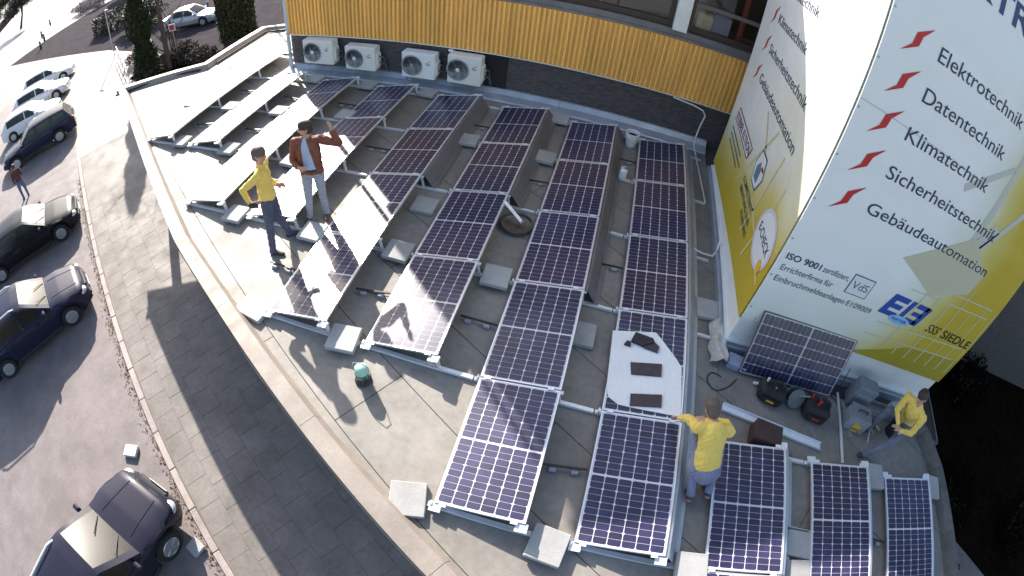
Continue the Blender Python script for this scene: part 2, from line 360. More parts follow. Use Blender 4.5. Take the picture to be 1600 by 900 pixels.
def corrugated(x0, x1, z0, z1):
    P = .108; mb = MB(); n = round((x1 - x0) / P); vs = []
    for i in range(n):
        a = x0 + i * P
        for dx, dy in ((0, 0), (.034, 0), (.05, -.065), (.092, -.065)): vs.append((a + dx, YW - .09 + dy))
    vs.append((x0 + n * P, YW - .09))
    k = len(vs); pts = [(x, y, z) for z in (z0, z1) for x, y in vs] + [(x, y + .012, z) for z in (z0, z1) for x, y in vs]
    fs = [(i, i + 1, k + i + 1, k + i) for i in range(k - 1)] + [(2 * k + i, 3 * k + i, 3 * k + i + 1, 2 * k + i + 1) for i in range(k - 1)]
    fs += [(i, 2 * k + i, 2 * k + i + 1, i + 1) for i in range(k - 1)] + [(k + i, k + i + 1, 3 * k + i + 1, 3 * k + i) for i in range(k - 1)]
    return mb.add(pts, fs).build('cladding_sheet', M_YEL, off)
for z0, z1 in ((1.1, 2.41), (4.35, 5.6)):
    for i in range(32): corrugated(XL + .02 + i * 1.083, XL + .02 + i * 1.083 + 1.08, z0, z1)
MB().box(((XL + XR) / 2, YW - .07, 1.085), (XR - XL - .02, .13, .025)).build('cladding_drip_rail', M_ALU, off)
MB().box(((XL + XR) / 2, YW - .035, 2.44), (XR - XL, .2, .05)).box(((XL + XR) / 2, YW - .015, 2.53), (XR - XL, .06, .13)).build('window_sill', mat('sill', (.17, .16, .165), .5, .15, 3), off)
piers = [-8.06, -4.66, -1.26, 2.14, 5.54, 8.94, 12.34, 15.74, 19.14]
for x in piers: MB().box((x, YW + .01, 3.375), (.3, .34, 1.545)).build('window_pier', M_WHITE, off)
edges = [XL + .3] + piers + [XR - .3]
for i in range(len(edges) - 1):
    a = edges[i] + .155; b = edges[i + 1] - .155; m = (a + b) / 2
    w_ = MB().box((m, YW + .14, 2.67), (b - a, .1, .13)).box((m, YW + .14, 4.08), (b - a, .1, .13)).box((a + .05, YW + .14, 3.375), (.1, .1, 1.27)).box((b - .05, YW + .14, 3.375), (.1, .1, 1.27)).build('window', M_BRN, off)
    MB().box((m, YW + .13, 3.27), (b - a - .2, .08, .09)).build('transom', mat('grey_frame', (.14, .13, .13), .5), w_)
    MB().box((m + .35, YW + .13, 2.985), (.06, .07, .47)).box((m + .35, YW + .13, 3.66), (.06, .07, .68)).build('mullion', M_BRN, w_)
    for (xa, xb) in ((a + .1, m + .32), (m + .38, b - .1)):
        for za, zb in ((2.74, 3.225), (3.315, 4.01)):
            MB().box(((xa + xb) / 2, YW + .16, (za + zb) / 2), (xb - xa, .006, zb - za)).build('pane', mat('clear_pane', (1, 1, 1), .02, trans=1, spec=.5), w_)
for x, z, d, c, nm in ((-.72, 2.83, (.36, .25, .5), (.55, .5, .32), 'cream'), (-.35, 2.85, (.4, .3, .55), (.16, .16, .3), 'blue'), (.35, 2.75, (.5, .3, .34), (.05, .04, .04), 'dark'), (-3.2, 2.8, (.5, .3, .45), (.12, .1, .1), 'brown')):
    tag(MB().box((x, YW + .48, z - .28 + d[2] / 2), d, bev=.01).build('storage_box', mat('box_' + nm, c, .7, .1, 6)), nm + ' storage box standing inside behind the office window', 'box')
tag(MB().cyl((.12, YW + .5, 2.56), (.12, YW + .5, 4.1), .07).build('heating_pipe', mat('red_pipe', (.3, .05, .03), .5)), 'vertical red pipe inside behind the office window', 'pipe')
# zinc flashing strip at the foot of the wall, in lengths
for i in range(6):
    x0 = XL + .0 + i * 1.8; x1 = x0 + 1.794
    pts = [(x, y, z) for x in (x0, min(x1, .05)) for y, z in ((YW - .005, .2), (YW - .05, .19), (YW - .16, .1), (YW - .34, .03), (YW - .36, .004))]
    pts += [(x, y - .004, z - .008) for x, y, z in pts]
    fs = [(k, k + 1, 5 + k + 1, 5 + k) for k in range(4)] + [(10 + k, 15 + k, 15 + k + 1, 10 + k + 1) for k in range(4)]
    MB().add(pts, fs).build('wall_flashing', M_FLASH, off)
dp = MB().cyl((XL + .02, YW - .14, .05), (XL + .02, YW - .14, 6.6), .05).build('downpipe', mat('pale_pipe', (.5, .58, .6), .4, .05, 5), off)
for z in (.5, 1.12, 2.6, 4.4): MB().cyl((XL + .02, YW - .14, z), (XL + .02, YW - .14, z + .06), .066).build('pipe_clamp', M_STEEL, dp)
# air conditioning outdoor units on the slate wall
def ac(x0, x1, z0, z1, lab, light):
    cx = (x0 + x1) / 2; wd = x1 - x0; ht = z1 - z0
    t = thing('air_conditioner', lab, 'air conditioner', (cx, .35, z0), 0, 'outdoor units along the slate wall')
    MB().box((0, .15, ht / 2), (wd - .07, .3, ht), bev=.018).build('casing', M_CREAM if light else M_WHITEP, t)
    MB().box((wd / 2 - .025, .17, ht * .42), (.06, .2, ht * .55), bev=.01).build('valve_cover', M_CREAM, t)
    r = min(ht * .4, .27); fx = -wd * .17
    g = MB()
    g.lathe([(r * .99, 0), (r * 1.02, .012), (r * .97, .014), (r * .97, .004)], (fx, -.004, ht / 2), 32, Matrix.Rotation(R(90), 3, 'X'))
    for k in range(1, 7): g.lathe([(r * k / 7 - .004, .006), (r * k / 7, .012), (r * k / 7 + .004, .006)], (fx, -.004, ht / 2), 28, Matrix.Rotation(R(90), 3, 'X'))
    for k in range(6):
        a = k * math.pi / 3; g.bar((fx + .03 * math.cos(a), -.012, ht / 2 + .03 * math.sin(a)), (fx + r * math.cos(a), -.012, ht / 2 + r * math.sin(a)), .006, .006, (0, 1, 0))
    g.build('fan_grille', M_GREYP, t)
    MB().lathe([(0, 0), (r * .96, .0), (r * .96, .003), (0, .003)], (fx, -.001, ht / 2), 28, Matrix.Rotation(R(90), 3, 'X')).build('fan_opening', mat('fan_dark', (.13, .12, .125), .7), t)
    MB().lathe([(.0, .0), (.05, .0), (.045, .018), (0, .02)], (fx, -.006, ht / 2), 16, Matrix.Rotation(R(90), 3, 'X')).build('fan_hub', M_WHITEP if light else M_GREYP, t)
    lg = MB()
    for q, (dx, dz, ln, an) in enumerate(((.0, 0, .09, .5), (.02, -.035, .1, 0), (.02, -.055, .1, 0), (.05, .03, .05, 1.1))):
        lg.bar((wd * .26 + dx - ln / 2 * math.cos(an), -.003, ht * .66 + dz - ln / 2 * math.sin(an)), (wd * .26 + dx + ln / 2 * math.cos(an), -.003, ht * .66 + dz + ln / 2 * math.sin(an)), .004, .012, (0, 0, 1))
    lg.build('logo', mat('logo_grey', (.12, .2, .16), .5), t)
    for s in (-1, 1):
        br = MB(); br.bar((s * wd * .32, -.03, -.03), (s * wd * .32, .4, -.03), .04, .03).bar((s * wd * .32, .39, -.03), (s * wd * .32, .39, .25), .03, .03, (1, 0, 0)).cyl((s * wd * .32, .05, -.015), (s * wd * .32, .05, .005), .02)
        br.build('bracket', M_STEEL, t)
    MB().tube([(wd / 2 - .03, .17, ht * .55), (wd / 2 + .06, .18, ht * .56), (wd / 2 + .1, .22, ht * .5), (wd / 2 + .1, .3, ht * .2), (wd / 2 + .08, .36, -.02)], .018).tube([(wd / 2 - .03, .17, ht * .3), (wd / 2 + .05, .2, ht * .3), (wd / 2 + .12, .3, ht * .15), (wd / 2 + .12, .36, -.05)], .024).build('refrigerant_pipe', mat('pipe_insulation', (.1, .1, .1), .8), t)
    for hz in (.56, .45): MB().cyl((wd / 2, .12, ht * hz), (wd / 2 + .07, .12, ht * hz), .014).build('valve', M_STEEL, t)
ac(-10.05, -9.08, .38, 1.05, 'leftmost outdoor air conditioner on the slate wall, next to the downpipe', True)
ac(-8.8, -7.9, .31, .95, 'second outdoor air conditioner from the downpipe on the slate wall', True)
ac(-7.26, -6.36, .28, .94, 'third outdoor air conditioner from the downpipe on the slate wall', False)
ac(-6.12, -5.25, .3, 1.02, 'rightmost outdoor air conditioner on the slate wall, in front of a black patch', True)
tag(MB().box((-5.5, YW - .012, .62), (1.45, .02, .86)).build('wall_patch', mat('black_sheet', (.014, .013, .014), .8)), 'black sheet fixed to the slate wall behind the rightmost air conditioner', 'sheet')
tag(MB().box((-6.1, YW - .1, 1.02), (.12, .14, .05), bev=.01).build('wall_lamp', M_WHITEP), 'small white wall fitting above the rightmost air conditioner', 'fitting')
tag(MB().tube([(-1.0, YW - .1, 1.04), (-.5, YW - .12, 1.0), (-.28, YW - .14, .95), (-.2, YW - .15, .85), (-.24, YW - .15, .5), (-.26, YW - .2, .2), (-.25, YW - .4, .1), (-.2, -.2, .06), (-.12, -1.2, .04), (-.08, -1.7, .03)], .018, 10).build('conduit', M_ALU), 'bent grey conduit running down the slate wall beside the advertising tower', 'conduit')
tag(MB().tube([(-.53, -3.2, .06), (-.2, -3.3, .06), (-.02, -3.3, .07), (.04, -3.2, .12), (.05, -3.1, .3)], .018, 10).build('conduit', M_ALU), 'short bent conduit from the panel row to the tower plinth', 'conduit')
# ------------------------------------------------------------------ advertising tower
TX, TY0, TY1, TX1, TZ = .1, -.42, -5.2, 4.3, 9.4
tower = thing('advertising_tower', 'tall square tower clad with white and yellow advertising banners on the roof', 'tower', (2.2, -2.8, 0))
def tl(p): return (p[0] - 2.2, p[1] + 2.8, p[2])
class TB(MB):
    def add(s, vs, fs): return MB.add(s, [tl(v) for v in vs], fs)
TB().box(((TX + TX1) / 2, (TY0 + TY1) / 2, TZ / 2), (TX1 - TX - .04, TY0 - TY1 - .04, TZ)).build('tower_wall', M_WHITE, tower)
TB().box(((TX + TX1) / 2, (TY0 + TY1) / 2, .07), (TX1 - TX + .16, TY0 - TY1 + .16, .14)).build('base_flashing', M_FLASH, tower)
TB().box(((TX + TX1) / 2, (TY0 + TY1) / 2, .2), (TX1 - TX + .05, TY0 - TY1 + .05, .04)).build('drip_rail', M_WHITEP, tower)
TB().box(((TX + TX1) / 2, (TY0 + TY1) / 2, TZ + .06), (TX1 - TX + .1, TY0 - TY1 + .1, .12)).build('roof_cap', M_FLASH, tower)
def banner_mat(name, axis, a, b, zlo, zhi, kh=.8, kz=.45):
    m = bpy.data.materials.new(name); m.use_nodes = True; N = m.node_tree.nodes; L = m.node_tree.links; bs = N['Principled BSDF']; bs.inputs['Roughness'].default_value = .42
    g = N.new('ShaderNodeNewGeometry'); s = N.new('ShaderNodeSeparateXYZ'); L.new(g.outputs['Position'], s.inputs[0])
    def rng_(o, lo, hi):
        r = N.new('ShaderNodeMapRange'); r.inputs[1].default_value = lo; r.inputs[2].default_value = hi; r.interpolation_type = 'SMOOTHSTEP'; L.new(o, r.inputs[0]); return r.outputs[0]
    h = rng_(s.outputs[axis], a, b); z = rng_(s.outputs[2], zhi, zlo)
    t = N.new('ShaderNodeTexNoise'); t.inputs['Scale'].default_value = .55; L.new(g.outputs['Position'], t.inputs['Vector'])
    ad = N.new('ShaderNodeMath'); ad.operation = 'MULTIPLY_ADD'; L.new(h, ad.inputs[0]); ad.inputs[1].default_value = kh
    zz = N.new('ShaderNodeMath'); zz.operation = 'MULTIPLY'; L.new(z, zz.inputs[0]); zz.inputs[1].default_value = kz; L.new(zz.outputs[0], ad.inputs[2])
    a2 = N.new('ShaderNodeMath'); a2.operation = 'MULTIPLY_ADD'; L.new(t.outputs[0], a2.inputs[0]); a2.inputs[1].default_value = .5; L.new(ad.outputs[0], a2.inputs[2])
    cr = N.new('ShaderNodeValToRGB'); L.new(a2.outputs[0], cr.inputs[0]); e = cr.color_ramp.elements
    e[0].position = .42; e[0].color = (.8, .81, .8, 1); e[1].position = 1.0; e[1].color = (.5, .37, .025, 1)
    x = e.new(.62); x.color = (.68, .7, .62, 1); x = e.new(.8); x.color = (.58, .5, .16, 1)
    n2 = N.new('ShaderNodeTexNoise'); n2.inputs['Scale'].default_value = 1.6; n2.inputs['Detail'].default_value = 2; L.new(g.outputs['Position'], n2.inputs['Vector']); bp = N.new('ShaderNodeBump'); bp.inputs['Strength'].default_value = .35; bp.inputs['Distance'].default_value = .12; L.new(n2.outputs[0], bp.inputs['Height']); L.new(bp.outputs[0], bs.inputs['Normal'])
    L.new(cr.outputs[0], bs.inputs['Base Color']); return m
M_BF = banner_mat('banner_print_front', 0, 1.1, 4.2, .5, 3.0, .85, .24)
M_BS = banner_mat('banner_print_side', 1, -.7, -5.6, .3, 2.8, .4, .72)
ban = TB().box(((TX + TX1) / 2, TY1 - .005, (.72 + TZ - .3) / 2), (TX1 - TX - .01, .03, TZ - .3 - .72)).build('sign_banner', M_BF, tower)
tag(ban, 'white to yellow banner facing the camera with a list of services')
bas = TB().add([(TX + .01, TY0 - .01, .34), (TX + .01, TY1 + .03, .66), (TX + .01, TY1 + .03, TZ - .3), (TX + .01, TY0 - .01, TZ - .3), (TX - .02, TY0 - .01, .34), (TX - .02, TY1 + .012, .66), (TX - .02, TY1 + .012, TZ - .3), (TX - .02, TY0 - .01, TZ - .3)],
                [(0, 1, 2, 3), (7, 6, 5, 4), (0, 4, 5, 1), (1, 5, 6, 2), (2, 6, 7, 3), (3, 7, 4, 0)]).build('sign_banner', M_BS, tower)
tag(bas, 'side banner half in sunlight with smaller logos')
M_NAVY = mat('print_navy', (.018, .03, .075), .5); M_GREYT = mat('print_grey', (.07, .09, .11), .5); M_REDT = mat('print_red', (.5, .02, .02), .45)
M_BLUET = mat('print_blue', (.02, .07, .35), .45); M_SKYB = mat('print_sky', (.25, .5, .75), .45); M_BLK = mat('print_black', (.012, .012, .012), .5)
M_WHT = mat('print_white', (.7, .72, .74), .45); M_BIGN = mat('print_big_navy', (.03, .04, .16), .45); M_GHOST = mat('print_ghost', (.5, .52, .46), .5); M_GHOSTY = mat('print_ghost_yellow', (.56, .53, .36), .5); M_PALEY = mat('print_pale', (.6, .58, .4), .5)
FY = TY1 - .0225; SX = TX - .0225
def place_front(x, z, d=0): return (x, FY - d, z)
def place_side(y, z, d=0): return (SX - d, -y, z)        # y here runs to the reader's right (towards -Y)
def letters(name, body, x0, x1, z, cap, m, face='f', bold=0., shear=0., d=0., par=None):
    a, fs = textmesh(body, bold, shear); H = .72
    lo, hi = a[:, 0].min(), a[:, 0].max(); sx = (x1 - x0) / (hi - lo); pl = place_front if face == 'f' else place_side
    vs = [pl(x0 + (p[0] - lo) * sx, z + p[1] * cap / H, d) for p in a]
    me = bpy.data.meshes.new(name); me.from_pydata([tl(v) for v in vs], [], fs); me.materials.append(m)
    return link(name, me, par or (ban if face == 'f' else bas))
def flat(name, pts, m, face='f', d=0., par=None):
    pl = place_front if face == 'f' else place_side
    me = bpy.data.meshes.new(name); me.from_pydata([tl(pl(x, z, d)) for x, z in pts], [], [tuple(range(len(pts)))]); me.materials.append(m)
    return link(name, me, par or (ban if face == 'f' else bas))
ARW = [(0.34, -0.13), (0.46, 0.01), (0.48, 0.16), (0.69, 0.31), (0.57, 0.15), (0.55, 0.02)]
rows = [('Elektrotechnik', 5.01, 2.49, .2), ('Datentechnik', 4.48, 2.41, .195), ('Klimatechnik', 3.96, 2.41, .19), ('Sicherheitstechnik', 3.43, 3.08, .185), ('Gebäudeautomation', 2.9, 3.36, .175)]
for t, z, x1, c in rows:
    letters('lettering', t, .84, x1, z, c, M_NAVY, d=.004)
    flat('arrow_mark', [(x, z + q) for x, q in ARW], M_REDT, d=.004)
letters('lettering', 'ELEKTRO', .12, 2.5, 6.1, .36, M_BIGN, bold=.02, d=.004)
letters('lettering', 'ISO 9001', .19, .72, 1.88, .1, M_NAVY, bold=.015, d=.004)
letters('lettering', 'zertifiziert,', .76, 1.2, 1.88, .1, M_GREYT, d=.004)
letters('lettering', 'Errichterfirma', .2, .86, 1.69, .1, M_GREYT, d=.004); letters('lettering', 'für', .89, 1.03, 1.69, .1, M_GREYT, d=.004)
letters('lettering', 'Einbruchmeldeanlagen', .2, 1.36, 1.5, .1, M_GREYT, d=.004); letters('lettering', 'E109009', 1.4, 1.86, 1.5, .1, M_GREYT, d=.004)
flat('certificate_mark', [(1.24, 1.7), (1.62, 1.7), (1.62, 2.04), (1.24, 2.04)], M_GREYT, d=.004)
flat('certificate_mark', [(1.255, 1.715), (1.605, 1.715), (1.605, 2.025), (1.255, 2.025)], M_WHT, d=.006)
letters('lettering', 'VdS', 1.29, 1.57, 1.81, .13, M_GREYT, d=.008)
def bars(rs, m, d): 
    for p in rs: flat('logo_bar', p, m, d=d)
def par_(x0, x1, z0, z1, k=.25): return [(x0 + (z0 - 1.58) * k, z0), (x1 + (z0 - 1.58) * k, z0), (x1 + (z1 - 1.58) * k, z1), (x0 + (z1 - 1.58) * k, z1)]
bars([par_(1.95, 2.06, 1.6, 2.0), par_(2.06, 2.28, 1.9, 2.0), par_(2.06, 2.26, 1.75, 1.84), par_(2.06, 2.28, 1.6, 1.69), par_(2.33, 2.42, 1.6, 2.0), par_(2.47, 2.72, 1.91, 2.0), par_(2.5, 2.7, 1.76, 1.84), par_(2.47, 2.72, 1.6, 1.69), par_(2.66, 2.77, 1.6, 2.0)], M_BLUET, .004)
flat('logo_oval', [(2.42 + .22 * math.cos(t * .2618), 1.59 + .085 * math.sin(t * .2618)) for t in range(24)], M_SKYB, d=.006)
letters('lettering', 'PARTNER', 2.26, 2.58, 1.565, .06, M_BLUET, bold=.02, d=.008)
letters('lettering', 'SSS', 3.02, 3.34, 1.6, .17, M_BLK, shear=.4, d=.004)
letters('lettering', 'SIEDLE', 3.42, 4.22, 1.6, .17, M_BLK, bold=.012, d=.004)
# pale printed background picture: dish aerial, masts, scaffolding, lower yellow bands
for p in ([(2.55, 2.2), (2.72, 2.2), (2.85, 4.9), (2.78, 4.9)], [(2.3, 2.5), (2.95, 3.7), (3.1, 3.6), (2.5, 2.42)], [(2.0, 3.9), (2.72, 4.55), (2.76, 4.48), (2.05, 3.8)], [(2.85, 3.2), (3.4, 4.2), (3.46, 4.12), (2.9, 3.1)]): flat('background_print', p, M_GHOST, d=.0016)
flat('background_print', [(1.75, 2.55), (2.6, 2.2), (3.3, 2.5), (3.35, 2.9), (2.75, 3.35)], mat('print_ghost2', (.52, .5, .36), .5), d=.0022)
for z in (1.15, 1.42, 2.15, 2.34): flat('background_print', [(2.0 + (z - 1) * .2, z), (4.1, z + .12), (4.1, z + .145), (2.0 + (z - 1) * .2, z + .02)], M_GHOSTY, d=.0016)
for x in np.arange(2.5, 4.2, .28): flat('background_print', [(x, .95), (x + .022, .95), (x + .06, 2.4 - .2 * math.sin(x * 9)), (x + .04, 2.4 - .2 * math.sin(x * 9))], M_GHOSTY, d=.0028)
flat('background_print', [(2.0, .73), (4.28, .73), (4.28, 1.3), (3.0, 1.16)], mat('print_olive', (.36, .29, .02), .5), d=.0012)
# side banner
for t, z, y1 in (('Klimatechnik', 3.9, 3.3), ('Sicherheitstechnik', 3.32, 4.0), ('Gebäudeautomation', 2.74, 4.2), ('Datentechnik', 4.5, 3.3), ('Elektrotechnik', 5.1, 3.4)):
    letters('lettering', t, 1.52, y1, z, .19, M_NAVY, 's', d=.004)
    flat('arrow_mark', [(x + .72, z + q) for x, q in ARW], M_REDT, 's', d=.004)
flat('logo_frame', [(.86, 1.64), (2.48, 1.62), (2.6, 1.9), (.98, 1.94)], M_REDT, 's', d=.004)
flat('logo_frame', [(.89, 1.67), (2.46, 1.65), (2.56, 1.88), (1.0, 1.91)], M_WHT, 's', d=.006)
letters('lettering', 'STIEBEL', .96, 1.7, 1.7, .15, M_NAVY, 's', bold=.02, d=.008); letters('lettering', 'ELTRON', 1.76, 2.5, 1.7, .15, M_NAVY, 's', bold=.02, d=.008)
for k in range(3): flat('small_print', [(.9 + .05 * k, 1.46 - .12 * k), (2.1 + .2 * (k % 2), 1.44 - .12 * k), (2.1 + .2 * (k % 2), 1.47 - .12 * k), (.9 + .05 * k, 1.49 - .12 * k)], M_GREYT, 's', d=.004)
flat('badge', [(3.1, 1.62), (3.45, 1.62), (3.6, 1.9), (3.45, 2.2), (3.1, 2.2), (2.98, 1.9)], M_GREYT, 's', d=.004)
flat('badge', [(3.12, 1.65), (3.43, 1.65), (3.57, 1.9), (3.43, 2.17), (3.12, 2.17), (3.01, 1.9)], M_WHT, 's', d=.006)
flat('badge', [(3.16, 1.72), (3.38, 1.72), (3.38, 1.95), (3.25, 2.05), (3.12, 1.9)], mat('print_slate', (.12, .2, .25), .5), 's', d=.008); flat('badge', [(3.36, 1.97), (3.5, 1.97), (3.5, 2.03), (3.36, 2.03)], M_REDT, 's', d=.008)
letters('lettering', 'KOMPETENTE', 2.75, 3.75, 1.38, .11, M_GREYT, 's', bold=.01, d=.004); letters('lettering', 'BERATUNG', 2.78, 3.5, 1.22, .1, M_GREYT, 's', bold=.01, d=.004); letters('lettering', 'UND', 3.56, 3.85, 1.22, .1, M_GREYT, 's', bold=.01, d=.004); letters('lettering', 'PLANUNG', 3.3, 3.95, 1.07, .1, M_GREYT, 's', bold=.01, d=.004)
flat('oval_mark', [(4.62 + .46 * math.cos(t * .2618), 1.62 + .42 * math.sin(t * .2618)) for t in range(24)], mat('print_lilac', (.6, .56, .68), .5), 's', d=.004)
flat('oval_mark', [(4.62 + .4 * math.cos(t * .2618), 1.62 + .36 * math.sin(t * .2618)) for t in range(24)], M_WHT, 's', d=.006)
letters('lettering', 'E-CHECK', 4.28, 4.96, 1.56, .15, M_NAVY, 's', bold=.015, d=.008); flat('oval_mark', [(4.9 + .09 * math.cos(t * .5236), 1.38 + .1 * math.sin(t * .5236)) for t in range(12)], M_YELP, 's', d=.01)
for q in ([(2.6, 2.6), (3.6, 1.9), (3.62, 1.96), (2.62, 2.66)], [(3.6, 1.0), (4.0, 2.6), (4.04, 2.6), (3.66, 1.0)], [(4.1, .9), (4.5, 2.4), (4.54, 2.4), (4.16, .9)], [(3.5, 1.5), (5.1, 1.2), (5.1, 1.25), (3.5, 1.56)], [(2.4, 1.2), (3.4, 2.7), (3.44, 2.66), (2.46, 1.2)]): flat('background_print', q, mat('print_ghost_side', (.6, .53, .3), .5), 's', d=.002)
# fixing wire across the front banner
TB().tube([(.1, FY - .012, 4.16), (.9, FY - .012, 4.1), (2.2, FY - .012, 4.06)], .0025, 6).build('fixing_wire', M_GREYP, tower)
M_EYE = mat('eyelet_metal', (.42, .43, .45), .4, metal=.3)
for k in range(13): flat('eyelet', [(.135 + .016 * math.cos(a * .785), .95 + k * .62 + .016 * math.sin(a * .785)) for a in range(8)], M_EYE, d=.003)
for k in range(7): flat('eyelet', [(.3 + k * .62 + .016 * math.cos(a * .785), .765 + .016 * math.sin(a * .785)) for a in range(8)], M_EYE, d=.003)
# dark canopy beside the tower
cn = thing('canopy', 'dark glazed canopy low beside the right side of the tower', 'canopy', (5.3, -4.1, -1.0))
MB().box((0, 0, 0), (1.7, 2.0, .06)).build('canopy_roof', mat('dark_glass', (.012, .012, .014), .35), cn)
MB().box((.87, 0, 0), (.06, 2.06, .09)).box((0, -1.03, 0), (1.74, .06, .09)).build('edge_trim', mat('dull_metal', (.14, .15, .18), .5, .2, 5, metal=.4), cn)
for x, y in ((.8, -.95), (.8, .95)): MB().cyl((x, y, -2.5), (x, y, -.03), .04).build('post', M_DARK, cn)
# ------------------------------------------------------------------ solar panels
TILT, PITCH, LP, PW, H0 = 0.18538, 1.53802, 1.704, .9984, .096
PL = LP - .022
ROWS = [(8, -1, 2), (7, 0, 2), (6, 0, 3), (5, 0, 3), (4, 0, 4), (3, 0, 4), (2, 0, 5), (1, 0, 5), (0, 4, 6), (-1, 4, 6), (-2, 4, 6)]
cwx = (PW - .056) / 6; cwy = (PL - .056 - .022) / 20
def cell_pos():
    out = []
    for r in range(20):
        y = -.028 - (r + .5) * cwy - (.022 if r >= 10 else 0)
        for c in range(6): out.append((.028 + (c + .5) * cwx, y, r % 2))
    return out
CP = cell_pos()
def cell_shape(mb, cx, cy, flip, z0=.0, z1=.0012):
    a, b, k = cwx / 2 - .0048, cwy / 2 - .002, .014; s = -1 if flip else 1
    pts = [(-a, -b * s), (a, -b * s), (a, (b - k) * s), (a - k, b * s), (-a + k, b * s), (-a, (b - k) * s)]
    if s < 0: pts = pts[::-1]
    mb.add([(cx + x, cy + y, z0) for x, y in pts] + [(cx + x, cy + y, z1) for x, y in pts], [tuple(range(6, 12))] + [(i, (i + 1) % 6, 6 + (i + 1) % 6, 6 + i) for i in range(6)])
ME_CELL = []
for fl in (0, 1):
    mb = MB(); cell_shape(mb, 0, 0, fl); ME_CELL.append(mb.mesh('solar_cell', M_CELL))
mb = MB()
for x, y, fl in CP: cell_shape(mb, x, y, fl)
ME_CELLS = mb.mesh('solar_cells', M_CELL)
f = .014
ME_FRAME = MB().box((f / 2, -PL / 2, -.0145), (f, PL, .035)).box((PW - f / 2, -PL / 2, -.0145), (f, PL, .035)).box((PW / 2, -f / 2, -.0145), (PW - 2 * f, f, .035)).box((PW / 2, -PL + f / 2, -.0145), (PW - 2 * f, f, .035)).mesh('frame', M_FRAME)
ME_BACK = MB().box((PW / 2, -PL / 2, -.003), (PW - 2 * f, PL - 2 * f, .006)).mesh('backsheet', M_BACK)
ME_JB = MB().box((PW / 2, -PL / 2, -.018), (.3, .09, .022)).mesh('junction_box', M_DARK)
def panel(near, label, group='solar panels of the rooftop array'):
    t = thing('solar_panel', label, 'solar panel', group=group)
    link('frame', ME_FRAME, t); link('backsheet', ME_BACK, t); link('junction_box', ME_JB, t)
    if near:
        for x, y, fl in CP: o = link('solar_cell', ME_CELL[fl], t); o.location = (x, y, 0)
    else: tag(link('solar_cells', ME_CELLS, t), kind='stuff')
    return t
for ri, (i, k0, k1) in enumerate(ROWS):
    for k in range(k0, k1):
        if i < 8: pos = f'{ORD[k - k0 + 1]} from the {"office wall" if i > 0 else "tower"} in the {ORD[ri + 1]} row from the left'
        else: pos = f'{ORD[k - k0 + 1]} from the far end in the leftmost row'
        near = (i <= 3 and k >= 3) or (i == 4 and k >= 3)
        t = panel(near, 'tilted solar panel, ' + pos)
        t.location = (-i * PITCH, -k * LP - .011, H0); t.rotation_euler = (random.gauss(0, .0012), -TILT + random.gauss(0, .0012), random.gauss(0, .0012))
# supports at every panel joint: floor rail, rear leg, front foot, clamps
XH, ZH = PW * math.cos(TILT), H0 + PW * math.sin(TILT)
def support_meshes(end):
    r = {}
    r['floor_rail'] = MB().box((.0 + PITCH / 2 - .08, 0, .022), (PITCH - .02, .055, .026)).box((.0 + PITCH / 2 - .08, -.032, .03), (PITCH - .02, .004, .045)).mesh('floor_rail', M_ALU)
    r['rear_leg'] = MB().bar((XH + .03, 0, .035), (XH - .005, 0, ZH - .05), .055, .022, (1, 0, 0)).box((XH - .02, 0, ZH - .042), (.12, .05, .008)).mesh('rear_leg', M_ALU)
    r['front_foot'] = MB().box((.01, 0, .05), (.1, .05, .034)).box((-.03, 0, .075), (.02, .05, .05)).mesh('front_foot', M_ALU)
    c = MB()
    for fr in (.1, .88):
        x, z = PW * fr * math.cos(TILT), H0 + PW * fr * math.sin(TILT)
        c.box((x, end * .012, z + .012 + (0)), (.07, .05, .012), M=Matrix.Rotation(-TILT, 3, 'Y'))
    r['clamps'] = c.mesh('clamp_pair', M_ALU)
    return r
SUP = support_meshes(0)
for ri, (i, k0, k1) in enumerate(ROWS):
    for k in range(k0, k1 + 1):
        if k > 5: continue
        wh = f'at the {ORD[k - k0]} joint of the {ORD[ri + 1]} panel row from the left' if k > k0 else f'at the far end of the {ORD[ri + 1]} panel row from the left'
        t = thing('panel_support', 'aluminium support ' + wh, 'support', (-i * PITCH, -k * LP, 0), 0, 'aluminium supports under the panel joints')
        link('floor_rail', SUP['floor_rail'], t); link('rear_leg', SUP['rear_leg'], t); link('front_foot', SUP['front_foot'], t)
        for fr in (.1, .88):
            o = MB().box((PW * fr * math.cos(TILT), 0, H0 + PW * fr * math.sin(TILT) + .0115), (.075, .045, .012), M=Matrix.Rotation(-TILT, 3, 'Y')).build('clamp', M_ALU, t)
        if k in (k0, k1):   # wider end bracket
            s = 1 if k == k0 else -1
            for fr in (.03, .97): MB().box((PW * fr * math.cos(TILT), s * .04, H0 + PW * fr * math.sin(TILT) - .03), (.13, .09, .03), M=Matrix.Rotation(-TILT, 3, 'Y')).build('end_bracket', M_ALU, t)
